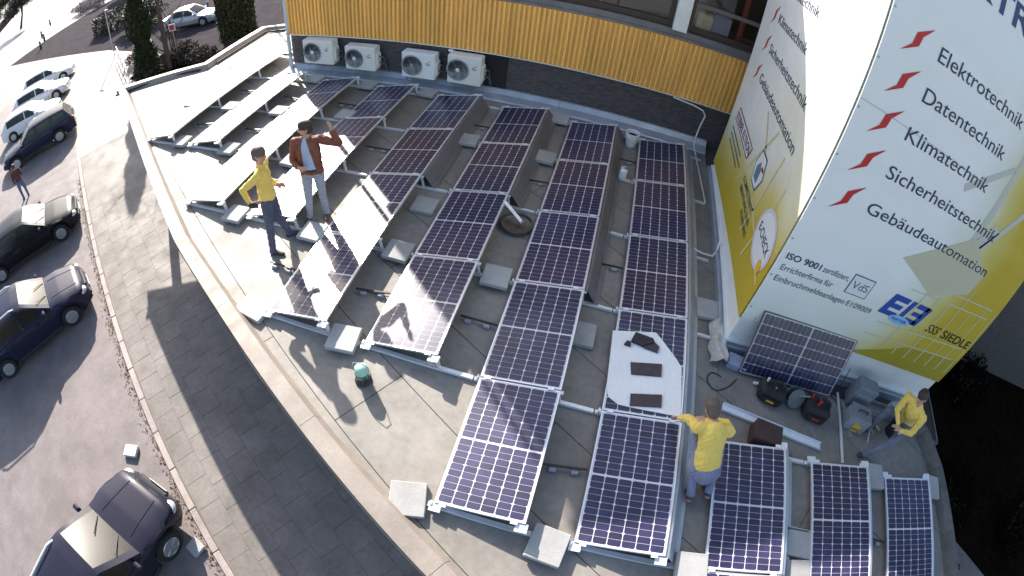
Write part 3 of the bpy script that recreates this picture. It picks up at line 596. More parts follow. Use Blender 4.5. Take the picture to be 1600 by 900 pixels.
# wind deflector sheets behind some rows
DEF = {4: (0, 2), 3: (0, 2), 2: (0, 3), 1: (0, 5), 0: (4, 6), -1: (4, 6), -2: (4, 6)}
M_DEFL = mat('deflector_sheet', (.5, .52, .56), .4, .08, 2, metal=.6, rvar=.1)
dm = MB().add([(XH + .012, -.004, ZH - .012), (XH + .012, -LP + .004, ZH - .012), (XH + .05, -.004, ZH - .016), (XH + .05, -LP + .004, ZH - .016), (XH + .2, -.004, .05), (XH + .2, -LP + .004, .05), (XH + .25, -.004, .045), (XH + .25, -LP + .004, .045)], [(0, 1, 3, 2), (2, 3, 5, 4), (4, 5, 7, 6)]).mesh('wind_deflector', M_DEFL)
dm2 = dm.copy(); dm2.materials[0] = mat('shaded_deflector', (.16, .15, .155), .55, .12, 2, metal=.2)  # same sheet metal, its colour darkened to stand for shade behind these rows
rid = {r[0]: n for n, r in enumerate(ROWS)}
for i, (a, b) in DEF.items():
    for k in range(a, b):
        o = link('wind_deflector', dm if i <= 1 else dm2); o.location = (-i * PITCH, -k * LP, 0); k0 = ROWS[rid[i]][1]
        md = o.modifiers.new('thick', 'SOLIDIFY'); md.thickness = .003
        tag(o, f'metal wind deflector behind the {ORD[k - k0 + 1]} panel of the {ORD[rid[i] + 1]} row from the left', 'deflector', 'wind deflectors behind the panels')
# concrete ballast slabs
blk = MB().box((0, 0, 0), (.4, .4, .07), bev=.008).mesh('ballast_slab', M_BLOCK)
B = [(-3.36, -8.56), (-1.8, -8.62), (-4.91, -6.86), (-3.35, -5.13), (-4.87, -5.12), (-4.92, -3.91), (-4.88, -1.7), (-3.33, -1.72), (-3.33, .02), (-.13, -4.57), (-2.0, -5.7), (-6.44, .05), (-7.98, .02), (-9.55, .07), (-7.96, -5.17), (-6.35, -5.16), (-9.56, -3.4), (-11.1, -3.36), (2.83, -6.85), (4.36, -6.85), (1.37, -8.0), (1.34, -8.45), (-7.72, -1.54), (-.15, -8.55), (-10.9, -1.72), (-12.3, -1.7), (-7.85, -3.45), (-9.4, -1.72)]
where = ['lying alone at the street side end of the seventh panel row', 'between the street side ends of the seventh and eighth panel rows', 'between the street side ends of the fifth and sixth panel rows', 'between the sixth and seventh panel rows near the middle', 'between the fifth and sixth rows, third gap slab from the wall', 'between the fifth and sixth rows, second gap slab from the wall', 'between the fifth and sixth rows, nearest the office wall', 'between the sixth and seventh rows, second slab from the wall', 'between the sixth and seventh rows, tight against the wall flashing', 'on the roof between the eighth row and the tower base', 'half hidden under the seventh row of panels', 'by the wall flashing between the fourth and fifth rows', 'by the wall flashing between the third and fourth rows', 'by the wall flashing between the second and third rows', 'left of the man in yellow with a hand on his hip', 'on the roof right of the two standing men', 'between the street side ends of the second and third rows', 'between the street side ends of the first and second rows', 'at the tower side end of the tenth row', 'at the tower side end of the eleventh row', 'between the ninth and tenth rows, upper of two', 'between the ninth and tenth rows, lower of two', 'beside the raised hand of the man in the brown jacket', 'at the street side end of the eighth row', 'between the first and second rows near the office corner', 'under the far part of the leftmost row', 'between the third and fourth rows behind the man in brown', 'between the second and third rows near the office corner']
for (x, y), wd in zip(B, where):
    o = link('ballast_slab', blk); o.location = (x, y, .088 if abs(y / LP - round(y / LP)) < .12 else .037); o.rotation_euler = (0, 0, random.gauss(0, .05))
    if wd.startswith('lying alone'): o.rotation_euler = (0, 0, .25); o.location.z = .037
    if wd.startswith('between the street side ends of the seventh'): o.rotation_euler.z = -.12
    tag(o, 'concrete ballast slab ' + wd, 'slab', 'concrete ballast slabs')
# cable supports crossing the gaps at mid panel
padm = MB().box((0, 0, 0), (.09, .07, .05), bev=.008).mesh('pad', M_GREYP); barm = MB().box((0, 0, 0), (.52, .025, .02)).mesh('crossbar', M_DARK)
for i, k in [(1, 4.5), (1, 2.5), (2, 3.5), (2, 1.5), (3, 3.5), (3, .6), (4, 3.5), (4, 1.5), (5, .6), (5, 2.4), (6, 1.5), (7, 1.5), (7, .5), (-2, 4.6), (-1, 4.6), (1, .6), (6, .6)]:
    # gap on the left of row i
    x = -i * PITCH - .28; y = -k * LP
    t = thing('cable_support', f'dark cable support left of the {ORD[rid[i] + 1]} row, beside its {ORD[int(k) - ROWS[rid[i]][1] + 1]} panel', 'cable support', (x, y, 0), random.gauss(0, .08), 'cable supports between the panel rows')
    for dx in (-.14, .12): o = link('pad', padm, t); o.location = (dx, -.02, .026)
    o = link('crossbar', barm, t); o.location = (0, .01, .062)
# ------------------------------------------------------------------ panel leaning on the tower
t = panel(True, 'solar panel standing on edge and leaning against the tower above the tool bags', None)
for _c in t.children:
    if _c.name.startswith('backsheet'): _c.data = _c.data.copy(); _c.data.materials[0] = mat('shaded_backsheet', (.42, .4, .43), .35, coat=.9, coat_r=.2)  # backsheet colour greyed to paint in the shading on this panel
    elif _c.name.startswith('frame'): _c.data = _c.data.copy(); _c.data.materials[0] = mat('dark_frame', (.09, .09, .1), .4, metal=.5)
_bl, _br = Vector((.36, -5.62, .03)), Vector((2.06, -5.6, .03)); _tl = Vector((.45, -5.255, .9)); _tr = Vector((2.13, -5.25, .88))
_ay = (_bl - _br).normalized(); _ax = ((_tl + _tr) / 2 - (_bl + _br) / 2); _ax = (_ax - _ay * _ax.dot(_ay)).normalized(); _az = _ax.cross(_ay)
_Mx = Matrix((_ax, _ay, _az)).transposed().to_4x4(); _Mx.translation = _bl + Vector((0, 0, .01)) ; t.matrix_world = _Mx
# ------------------------------------------------------------------ people
def V(*a): return np.array(a, float)
def capsule(a, b, ra, rb, side=None, flat=1., n=14, m=5):
    """closed tapered capsule; side = direction of the wide axis, flat = thickness ratio of the narrow one"""
    a, b = V(*a), V(*b); d = b - a; L_ = np.linalg.norm(d); d = d / max(L_, 1e-6)
    s = V(*side) if side is not None else (V(1, 0, 0) if abs(d[0]) < .8 else V(0, 1, 0))
    x = s - d * s.dot(d); x /= np.linalg.norm(x); y = np.cross(d, x)
    st = [(-ra * math.cos(t), ra * math.sin(t)) for t in np.linspace(0.12, math.pi / 2, m)]
    rings = [(z, r) for z, r in st] + [(L_ + rb * math.sin(t), rb * math.cos(t)) for t in np.linspace(0, math.pi / 2 - .12, m)]
    vs = []; fs = []
    for z, r in rings:
        for k in range(n):
            t = 2 * math.pi * k / n; vs.append(a + d * z + x * (r * math.cos(t)) + y * (r * flat * math.sin(t)))
    for i in range(len(rings) - 1):
        for k in range(n): fs.append((i * n + k, i * n + (k + 1) % n, (i + 1) * n + (k + 1) % n, (i + 1) * n + k))
    fs += [tuple(range(n - 1, -1, -1)), tuple(range((len(rings) - 1) * n, len(rings) * n))]
    return vs, fs, ('c', a, b, ra, rb, x, y, flat)
def unit(v): v = V(*v); return v / np.linalg.norm(v)
def sdf(P, pr):
    _, a, b, ra, rb, x, y, flat = pr; d = b - a; L2 = max(d.dot(d), 1e-9); t = np.clip(((P - a) @ d) / L2, 0, 1)
    q = P - a - t[:, None] * d; r = ra + (rb - ra) * t; dn = d / math.sqrt(L2)
    qx = q @ x; qy = (q @ y) / flat; qz = q @ dn
    return (np.sqrt(qx ** 2 + qy ** 2 + qz ** 2) - r) * min(1, flat + .2)
def person(name_label, J, cols, face, group=None, hair=.006, jacket=False, beard=False, sole=None, voxel=.0085, glasses=False, hem=.02):
    """J: joints in world space. face: viewing direction of the head. cols: shirt, trousers, shoe, skin, hair (+ inner, belt)"""
    pr = []                                             # (verts, faces, prim, region)
    def cap(reg, *a, **k): v, f, p = capsule(*a, **k); pr.append((v, f, p, reg))
    sh = unit(J['shR'] - J['shL']); hp = unit(J['hipR'] - J['hipL']); pel, che, nck, hd = J['pelvis'], J['chest'], J['neck'], J['head']
    top = 'shirt'
    up = unit(che - pel); fwd = unit(np.cross(up, sh))
    ex_ = .014 if jacket else .0
    cap('trousers', pel + up * -.03, pel + up * .05, .165, .16, side=hp, flat=.78)
    cap(top, pel + up * .1, pel + (che - pel) * .55, .158 + ex_, .155 + ex_, side=sh, flat=.74)
    cap(top, pel + (che - pel) * .5, che + up * .02, .155 + ex_, .175 + ex_, side=sh, flat=.7)
    cap(top, che + up * .02, nck - up * .06, .172 + ex_, .11, side=sh, flat=.66)
    cap(top, pel + up * hem, pel + up * (hem + .1), .17 + ex_, .165 + ex_, side=sh, flat=.78)
    if jacket:
        cap('inner', pel + up * .06 + fwd * .075, nck - up * .1 + fwd * .075, .075, .04, side=sh, flat=.9)
        cap('belt', pel + up * .02, pel + up * .035, .172, .172, side=hp, flat=.8)
        for s_ in (-1, 1): cap(top, pel + sh * (.12 * s_) + up * -.04 + fwd * .02, che + sh * (.11 * s_) + fwd * .03, .075, .085, side=sh, flat=1.1)
    for S in 'LR':
        s = J['sh' + S]; e = J['el' + S]; wr = J['wr' + S]
        cap(top, nck - up * .05, s, .06, .07); cap(top, s, e, .066 + ex_ * .6, .053 + ex_ * .6); cap(top, e, e + (wr - e) * .9, .052 + ex_ * .6, .036 + ex_ * .5)
        cap('skin', e + (wr - e) * .8, wr, .031, .027)
        hdn = unit(J['hd' + S]); pn = unit(J['pn' + S]); lat = np.cross(hdn, pn); lat *= (1 if S == 'R' else -1)
        curl = J.get('curl' + S, .5)
        cap('skin', wr + hdn * .02, wr + hdn * .075, .036, .041, side=lat, flat=.45)
        for q, (o_, ln) in enumerate(((-.032, .068), (-.011, .078), (.011, .074), (.031, .058))):
            b0 = wr + hdn * .085 + lat * o_; d1 = unit(hdn + pn * curl * .5 + lat * o_ * 2.5); m0 = b0 + d1 * ln * .5; d2 = unit(hdn * (1 - curl * .8) + pn * curl * 1.2); cap('skin', b0, m0, .0105, .0098, n=8, m=3); cap('skin', m0, m0 + d2 * ln * .5, .0098, .0085, n=8, m=3)
        tb = wr + hdn * .03 - lat * .035; td = unit(hdn * .7 - lat * .75 + pn * .25); cap('skin', tb, tb + td * .04, .014, .012, n=8, m=3); cap('skin', tb + td * .04, tb + td * .04 + unit(hdn + pn * .4) * .03, .0115, .0095, n=8, m=3)
        h = J['hip' + S]; k_ = J['kn' + S]; an = J['an' + S]; td_ = unit(J['toe' + S])
        cap('trousers', h, k_, .1, .07); cap('trousers', k_, an, .067, .052); cap('trousers', an, an + (an - k_) / np.linalg.norm(an - k_) * .02, .055, .058)
        dn = unit(an - k_); so_ = J.get('sn' + S); sn = unit(so_) if so_ is not None else V(0, 0, -1)
        hl = an + sn * .055 - td_ * .035; lt = np.cross(td_, sn)
        cap('shoe', hl, hl + td_ * .1, .04, .043, side=lt, flat=.9); cap('shoe', hl + td_ * .1, hl + td_ * .2 + sn * .008, .045, .036, side=lt, flat=.75); cap('shoe', an, hl + td_ * .02, .045, .042)
        if sole: cap('sole', hl + sn * .026 - td_ * .01, hl + sn * .026 + td_ * .2, .04, .04, side=lt, flat=.35)
    fc = unit(face); u = unit(hd - nck); fc = unit(fc - u * fc.dot(u) * .6); u = unit(u - fc * u.dot(fc)); rt = np.cross(fc, u)
    cap('skin', nck - u * .05, hd - u * .05, .056, .054)
    cap('skin', hd - u * .045 + fc * .022, hd + u * .035 + fc * .008, .068, .083, side=rt, flat=1.12)     # face
    cap('skin', hd - fc * .022 + u * .02, hd - fc * .016 + u * .04, .083, .083, side=rt, flat=1.12)        # skull
    cap('skin', hd - u * .085 + fc * .055, hd - u * .075 + fc * .05, .03, .036, side=rt, flat=.8)         # chin
    cap('skin', hd + fc * .092 + u * .01, hd + fc * .108 - u * .026, .010, .015, n=8, m=3)               # nose
    cap('lip', hd + fc * .086 - u * .055 - rt * .018, hd + fc * .086 - u * .055 + rt * .018, .0085, .0085, n=8, m=3)
    for s_ in (-1, 1): cap('skin', hd + rt * .083 * s_ - u * .022 - fc * .005, hd + rt * .087 * s_ + u * .016 - fc * .012, .014, .018, side=fc, flat=.5, n=8, m=3)
    if hair:
        cap('hair', hd - fc * .03 + u * .042, hd + fc * .022 + u * .06, .083 + hair, .074 + hair, side=rt, flat=1.02); cap('hair', hd - fc * .042 - u * .03, hd - fc * .03 + u * .03, .07 + hair * .5, .084 + hair, side=rt, flat=1.0)
    if beard: cap('hair', hd - u * .08 + fc * .052, hd - u * .07 + fc * .045, .036, .046, side=rt, flat=.85)
    mb = MB()
    for v, f_, _, _ in pr: mb.add(v, f_)
    me = bpy.data.meshes.new('tmp'); me.from_pydata(mb.v, [], mb.f); ob = bpy.data.objects.new('tmp', me); COL.objects.link(ob)
    md = ob.modifiers.new('r', 'REMESH'); md.mode = 'VOXEL'; md.voxel_size = voxel; md.use_smooth_shade = True
    sm_ = ob.modifiers.new('s', 'SMOOTH'); sm_.factor = .5; sm_.iterations = 3
    dg = bpy.context.evaluated_depsgraph_get(); out = bpy.data.meshes.new_from_object(ob.evaluated_get(dg)); bpy.data.objects.remove(ob); bpy.data.meshes.remove(me)
    nv = len(out.vertices); P = np.zeros(nv * 3); out.vertices.foreach_get('co', P); P = P.reshape(-1, 3)
    # cloth folds
    fold = np.sin(P[:, 2] * 61 + 3 * np.sin(P[:, 0] * 23) + 2 * np.sin(P[:, 1] * 31)) * np.sin(P[:, 0] * 29 - P[:, 1] * 37 + P[:, 2] * 13)
    regs = sorted({p[3] for p in pr}); npoly = len(out.polygons); C_ = np.zeros(npoly * 3); out.polygons.foreach_get('center', C_); C_ = C_.reshape(-1, 3)
    def assign(Q):
        best = np.full(len(Q), 1e9); reg = np.zeros(len(Q), int)
        for _, _, p, rg in pr:
            d = sdf(Q, p) - (.006 if rg in ('hair', 'belt', 'lip', 'sole') else 0); m_ = d < best; best[m_] = d[m_]; reg[m_] = regs.index(rg)
        if jacket:
            q = Q - pel; la = q @ sh; fr = q @ fwd; al = q @ up; top_ = float((nck - pel) @ up)
            m_ = (reg == regs.index('shirt')) & (fr > .045) & (al > .0) & (al < top_ + .03) & (np.abs(la + .012) < np.interp(al, [0, .12, top_ - .12, top_ + .03], [.1, .085, .06, .02]))
            reg[m_] = regs.index('inner'); reg[(reg == regs.index('inner')) & (al < .045)] = regs.index('belt')
        return reg
    rv = assign(P); cloth = np.isin(rv, [regs.index(r) for r in ('shirt', 'trousers') if r in regs]); Nn = np.zeros(nv * 3); out.vertices.foreach_get('normal', Nn); Nn = Nn.reshape(-1, 3)
    P = P + Nn * (fold * .0055 * cloth)[:, None]; out.vertices.foreach_set('co', P.ravel())
    for r in regs: out.materials.append(cols[r] if r in cols else cols['skin'])
    out.polygons.foreach_set('material_index', assign(C_)); out.polygons.foreach_set('use_smooth', [True] * npoly); out.update(); out.name = 'person'
    o = link('person', out); tag(o, name_label, 'person', group)
    for s_ in (-1, 1): MB().ball(tuple(hd + fc * .083 + rt * .031 * s_ + u * .012), .0095, 8, 6).build('eye', M_DARK, o)
    if glasses:
        g = MB()
        for s_ in (-1, 1):
            c = hd + fc * .098 + rt * .032 * s_ + u * .01
            ring = [tuple(c + rt * .026 * math.cos(t) + u * .018 * math.sin(t)) for t in np.linspace(0, 2 * math.pi, 13)]; g.tube(ring, .0022, 5); g.tube([tuple(c + rt * .024 * s_), tuple(hd + rt * .09 * s_ + u * .012)], .002, 5)
        g.build('glasses', M_DARK, o)
    return o
SK = mat('skin', (.52, .3, .22), .5, .08, 14, spec=.4); LIP = mat('lip', (.42, .17, .14), .5); CY = mat('yellow_cotton', (.82, .58, .12), .85, .08, 7, bump=.25, bscale=30, sheen=.2)
CT = mat('grey_work_trousers', (.13, .14, .19), .85, .15, 9, bump=.3, bscale=35); CTN = mat('navy_panel_trousers', (.085, .09, .14), .85, .2, 9, bump=.3, bscale=35); CJ = mat('brown_jacket', (.19, .06, .035), .7, .12, 8, bump=.3, bscale=28); CB = mat('light_blue_shirt', (.38, .47, .62), .8, .08, 8, bump=.2, bscale=30)
CG = mat('light_grey_jeans', (.34, .35, .4), .85, .1, 8, bump=.3, bscale=35); SHO = mat('dark_shoe', (.045, .04, .045), .6); HB = mat('brown_hair', (.05, .032, .022), .7, .2, 40); HG = mat('grey_brown_hair', (.12, .085, .065), .7, .2, 40); SOL = mat('red_sole', (.5, .2, .17), .7); BELT = mat('belt', (.02, .02, .025), .5); CBL = mat('blue_jeans', (.09, .12, .24), .85, .12, 8); CDR = mat('dark_red_top', (.09, .03, .03), .85, .1, 8)
def stand(x, y, az, h=1.8, spread=.13):
    """upright figure at x, y facing az (degrees), joints in world space"""
    k = h / 1.8; f = V(math.cos(R(az)), math.sin(R(az)), 0); r = V(f[1], -f[0], 0); b = V(x, y, 0); Z = V(0, 0, 1); J = {}
    J['f'] = f; J['r'] = r
    J['pelvis'] = b + Z * .96 * k; J['chest'] = b + Z * 1.3 * k; J['neck'] = b + Z * 1.5 * k; J['head'] = b + Z * 1.665 * k + f * .02
    for S, s in (('R', 1), ('L', -1)):
        J['sh' + S] = b + r * .195 * s * k + Z * 1.43 * k; J['el' + S] = b + r * .25 * s * k + Z * 1.13 * k; J['wr' + S] = b + r * .25 * s * k + Z * .88 * k + f * .06; J['hd' + S] = V(0, 0, -1); J['pn' + S] = -r * s
        J['hip' + S] = b + r * .095 * s + Z * .92 * k; J['kn' + S] = b + r * spread * s + Z * .5 * k + f * .02; J['an' + S] = b + r * spread * s + Z * .085 * k; J['toe' + S] = f + r * .25 * s
    return J
# 1 man in yellow, hand with phone on his hip
J = stand(-6.79, -5.5, 22, 1.83); f, r = J['f'], J['r']
J['anR'] = V(-6.77, -5.72, .085); J['knR'] = V(-6.79, -5.62, .5); J['anL'] = V(-6.74, -5.27, .085); J['knL'] = V(-6.77, -5.4, .5)
J['elR'] = V(-7.07, -5.7, 1.16); J['wrR'] = V(-6.9, -5.78, 1.0); J['hdR'] = f + V(0, 0, .1); J['pnR'] = V(.2, 1, 0); J['curlR'] = .8
J['elL'] = V(-6.98, -5.25, 1.14); J['wrL'] = V(-6.76, -5.28, 1.02); J['hdL'] = f; J['pnL'] = V(.2, -1, 0)
person('standing man in yellow sweatshirt and navy work trousers holding a phone at his hip', J, dict(shirt=CY, trousers=CTN, shoe=SHO, skin=SK, hair=HG, lip=LIP), (.93, .25, -.1), glasses=True)
tag(MB().box((-6.815, -5.815, 1.015), (.15, .02, .075), rz=R(22), bev=.008).build('phone', M_DARK), 'black phone in the hand of the standing man in yellow', 'phone')
# 2 man in brown jacket, arm raised
J = stand(-6.5, -4.68, -72, 1.84, .12); f, r = J['f'], J['r']
J['anR'] = V(-6.62, -4.8, .085); J['knR'] = V(-6.6, -4.76, .5); J['anL'] = V(-6.4, -4.62, .085); J['knL'] = V(-6.41, -4.64, .5)
J['elL'] = V(-6.06, -4.5, 1.4); J['wrL'] = V(-6.12, -4.55, 1.64); J['hdL'] = V(-.25, -.1, 1); J['pnL'] = V(-.3, -1, 0); J['curlL'] = .15; J['shL'] = J['shL'] + V(0, 0, .03)
J['elR'] = V(-6.76, -4.78, 1.14); J['wrR'] = V(-6.58, -4.92, 1.12); J['hdR'] = V(1, -.2, .05); J['pnR'] = V(.1, 1, 0); J['curlR'] = .5
person('bearded man in brown jacket, light blue shirt and pale trousers raising one arm', J, dict(shirt=CJ, inner=CB, trousers=CG, shoe=mat('brown_shoe', (.12, .07, .06), .6), skin=SK, hair=HB, belt=BELT, lip=LIP), (-.75, -.65, -.1), jacket=True, beard=True)
# 3 man in yellow squatting between the rows, seen from behind
J = dict(pelvis=V(-.25, -7.44, .42), chest=V(-.33, -7.2, .73), neck=V(-.37, -7.06, .83), head=V(-.42, -6.95, .89),
         shR=V(-.14, -7.11, .78), shL=V(-.56, -7.17, .8), elL=V(-.62, -7.0, .68), wrL=V(-.66, -6.88, .46), hdL=V(-.2, .5, -.8), pnL=V(0, -1, -.4), elR=V(-.13, -6.92, .66), wrR=V(-.32, -6.84, .48), hdR=V(-.8, .3, -.4), pnR=V(0, 0, -1),
         hipR=V(-.14, -7.44, .38), hipL=V(-.37, -7.44, .38), knR=V(-.13, -7.1, .5), knL=V(-.46, -7.16, .52), anR=V(-.07, -7.55, .16), anL=V(-.3, -7.63, .14), toeR=V(0, .8, -.55), toeL=V(-.05, .8, -.5), snR=V(0, -.6, -.75), snL=V(0, -.55, -.8))
person('man in yellow sweatshirt squatting with his back turned between the panel rows', J, dict(shirt=CY, trousers=mat('lilac_grey_trousers', (.2, .21, .3), .85, .12, 9, bump=.3, bscale=35), shoe=SHO, sole=SOL, skin=SK, hair=HG, lip=LIP), (-.1, .6, -.75), sole=True, hem=.09)
# 4 man in yellow sitting bent forward at the right
J = dict(pelvis=V(3.42, -5.95, .46), chest=V(3.22, -6.08, .83), neck=V(3.14, -6.1, 1.02), head=V(3.1, -6.08, 1.16),
         shR=V(3.02, -5.93, .93), shL=V(3.3, -6.27, .93), elL=V(3.26, -6.36, .66), wrL=V(3.05, -6.3, .58), hdL=V(-.7, .6, -.1), pnL=V(0, 0, -1), elR=V(2.97, -6.02, .68), wrR=V(3.02, -6.22, .6), hdR=V(.3, -.9, -.1), pnR=V(0, 0, -1),
         hipR=V(3.36, -5.88, .44), hipL=V(3.44, -6.06, .44), knR=V(2.93, -5.93, .5), knL=V(3.0, -6.42, .42), anR=V(2.85, -5.98, .1), anL=V(2.66, -6.5, .09), toeR=V(-.9, -.3, 0), toeL=V(-.75, -.2, .35))
person('man in yellow sweatshirt and grey work trousers sitting bent forward beside the tower', J, dict(shirt=CY, trousers=CT, shoe=SHO, skin=SK, hair=HB, lip=LIP), (-.75, -.45, -.6))
tag(MB().lathe([(.13, 0), (.16, .3), (.165, .31), (.15, .31), (.12, .02)], (3.45, -5.93, 0)).build('bucket', M_DARK), 'dark upturned bucket under the sitting man at the right', 'bucket')
# 5 pedestrian between the parked cars
J = stand(-23.45, -3.4, 160, 1.76); 
for q in list(J):
    if q not in ('f', 'r') and not q.startswith(('hd', 'pn', 'toe')): J[q] = J[q] + V(0, 0, G)
J['wrR'] = J['elR'] + V(-.15, .05, .2)
person('pedestrian in dark red top and blue jeans walking behind the parked cars', J, dict(shirt=CDR, trousers=CBL, shoe=SHO, skin=SK, hair=HB, lip=LIP), (-.9, .3, -.1), voxel=.014)
# ------------------------------------------------------------------ vehicles
M_TYRE = mat('tyre', (.018, .018, .018), .85, .1, 20); M_RIM = mat('alloy_rim', (.6, .61, .63), .3, metal=.8); M_CGL = mat('car_glass', (.012, .015, .02), .05, spec=.8, coat=1, coat_r=.02); 
def glass_mat(name, tint):
    m = bpy.data.materials.new(name); m.use_nodes = True; N = m.node_tree.nodes; L = m.node_tree.links; N.remove(N['Principled BSDF'])
    tr = N.new('ShaderNodeBsdfTransparent'); tr.inputs[0].default_value = (*tint, 1); gl = N.new('ShaderNodeBsdfGlossy'); gl.inputs['Roughness'].default_value = .27; fr = N.new('ShaderNodeFresnel'); fr.inputs[0].default_value = 1.5; mx = N.new('ShaderNodeMixShader')
    L.new(fr.outputs[0], mx.inputs[0]); L.new(tr.outputs[0], mx.inputs[1]); L.new(gl.outputs[0], mx.inputs[2]); L.new(mx.outputs[0], N['Material Output'].inputs[0]); return m
M_CGL = glass_mat('car_glass_clear', (.16, .17, .18)); M_SEAT = mat('car_seat', (.09, .085, .085), .85, .15, 8); M_SEATL = mat('light_seat', (.35, .31, .26), .8, .1, 8); M_DASH = mat('dashboard', (.03, .03, .032), .7)
M_LAMP = mat('headlamp', (.6, .62, .65), .12, coat=1, coat_r=.03, metal=.3); M_TAIL = mat('tail_lamp', (.35, .01, .012), .2, coat=1); M_TRIM = mat('black_trim', (.02, .02, .02), .55); M_PLATE = mat('plate', (.7, .7, .68), .5)
def lerp(xs, ys, x): return float(np.interp(x, xs, ys))
def wheel_mesh(r, w_):
    ty = MB().lathe([(r * .62, -w_ / 2), (r * .93, -w_ / 2), (r, -w_ * .32), (r, w_ * .32), (r * .93, w_ / 2), (r * .62, w_ / 2), (r * .62, -w_ / 2)], n=24, M=Matrix.Rotation(R(90), 3, 'X')).mesh('tyre', M_TYRE, 40)
    rm = MB().lathe([(r * .64, w_ / 2 - .005), (r * .6, w_ / 2 + .006), (r * .57, w_ / 2 - .015), (r * .57, w_ / 2 - .06)], n=24, M=Matrix.Rotation(R(90), 3, 'X'))
    for k in range(5):
        a = k * 2 * math.pi / 5
        for da in (-.13, .13): rm.bar((.05 * math.cos(a), -w_ / 2 + .005, .05 * math.sin(a)), (r * .6 * math.cos(a + da), -w_ / 2 + .002, r * .6 * math.sin(a + da)), .035, .02, (0, 1, 0))
    rm.lathe([(0, w_ / 2 + .004), (.055, w_ / 2), (.06, w_ / 2 - .03)], n=14, M=Matrix.Rotation(R(90), 3, 'X'))
    rm.lathe([(0, w_ / 2 - .07), (r * .58, w_ / 2 - .07)], n=20, M=Matrix.Rotation(R(90), 3, 'X'))
    return ty, rm.mesh('rim', M_RIM, 30)
WHEELS = {}
def car(label, front_right_wheel, az, paint, L_=4.45, Wd=1.78, Hh=1.5, wb=2.65, kind='wagon', rails=False, reverse=False, group='cars parked along the kerb', z0=G):
    h = Wd / 2; r = .325 if Hh < 1.6 else .36; fo_ = L_ * .5 - (L_ - wb) * .46; xf = fo_ - 0; xf = L_ / 2 - (L_ - wb) * .45; xr = xf - wb
    belt = Hh * .62; hood = Hh * .60; sill = .2 if Hh < 1.6 else .27
    xc = xf - .42; xw = xc - .75                       # windscreen foot and head
    if kind == 'sedan': xb1, xb0 = -L_ * .22, -L_ * .36
    elif kind == 'hatch': xb1, xb0 = -L_ * .36, -L_ * .47
    else: xb1, xb0 = -L_ * .40, -L_ * .475
    xs = sorted(set([round(v, 4) for v in list(np.linspace(-L_ / 2, L_ / 2, 41)) + [xc, xw, xb0, xb1]] + [round(x + r * 1.14 * math.cos(t), 4) for x in (xf, xr) for t in np.linspace(0, math.pi, 11)]))
    def top(x):
        return lerp([-L_ / 2, -L_ / 2 + .04, -L_ / 2 + .12, xb0, xc, xf, L_ / 2 - .22, L_ / 2 - .06, L_ / 2], [belt * .86, belt * .98, belt * 1.0, belt * 1.02, belt * .98, hood * .96, hood * .84, hood * .72, hood * .58], x)
    def half(x): return lerp([-L_ / 2, -L_ / 2 + .1, -L_ / 2 + .45, 0, L_ / 2 - .7, L_ / 2 - .25, L_ / 2 - .07, L_ / 2], [h * .86, h * .93, h * .99, h, h * .985, h * .9, h * .78, h * .66], x)
    def bot(x):
        b = sill + (.06 if abs(x) > L_ / 2 - .25 else 0)
        for xx in (xf, xr):
            if abs(x - xx) < r * 1.14: b = max(b, r + math.sqrt(max((r * 1.14) ** 2 - (x - xx) ** 2, 0)))
        return b
    body = MB(); sec = []
    for x in xs:
        wd, zt, zb = half(x), top(x), bot(x); zb = min(zb, zt - .1); sp = [(wd * .955, zb), (wd * .985, zb + (zt - zb) * .25), (wd, zb + (zt - zb) * .55), (wd * .985, zb + (zt - zb) * .8), (wd * .95, zt - .03), (wd * .88, zt), (wd * .55, zt + .025), (wd * .25, zt + .035)]
        sec.append([(x, -y, z) for y, z in sp] + [(x, y, z) for y, z in sp[::-1]])
    n = len(sec[0]); vs = [p for s_ in sec for p in s_]; fs = []
    for i in range(len(sec) - 1):
        for k in range(n - 1): fs.append((i * n + k, i * n + k + 1, (i + 1) * n + k + 1, (i + 1) * n + k))
    fs += [tuple(range(n)), tuple(range((len(sec) - 1) * n, len(sec) * n))]
    body.add(vs, fs)
    # greenhouse
    roofz = Hh; gx = [xb0, xb0 + (xb1 - xb0) * .5, xb1, xb1 + (0 - xb1) * .45, -.12, -.06, .1, xw - .02, xw + (xc - xw) * .5, xc]
    gx = sorted(set(round(v, 4) for v in gx))
    def rz_(x): return lerp([xb0, xb1, xb1 + .5, -.1, xw, xc], [belt * 1.02, roofz - .06, roofz, roofz, roofz - .05, belt], x)
    gsec = []
    for x in gx:
        zt = rz_(x); zb = top(x) - .01; wt = lerp([xb0, xb1, 0, xw, xc], [h * .76, h * .7, h * .76, h * .72, h * .8], x); t_ = max(zt - zb, .004); wbt = h * .9
        wtop = wbt + (wt - wbt) * min(1, t_ / (roofz - belt))
        gsec.append([(x, -wbt, zb), (x, -(wbt + (wtop - wbt) * .1), zb + t_ * .08), (x, -(wbt + (wtop - wbt) * .85), zb + t_ * .84), (x, -wtop, zb + t_ * .95), (x, -wtop * .8, zt + .004), (x, -wtop * .4, zt + .016), (x, wtop * .4, zt + .016), (x, wtop * .8, zt + .004), (x, wtop, zb + t_ * .95), (x, wbt + (wtop - wbt) * .85, zb + t_ * .84), (x, wbt + (wtop - wbt) * .1, zb + t_ * .08), (x, wbt, zb)])
    parts = {'windscreen': MB(), 'rear_window': MB()}; sidew = {}
    m_ = 12
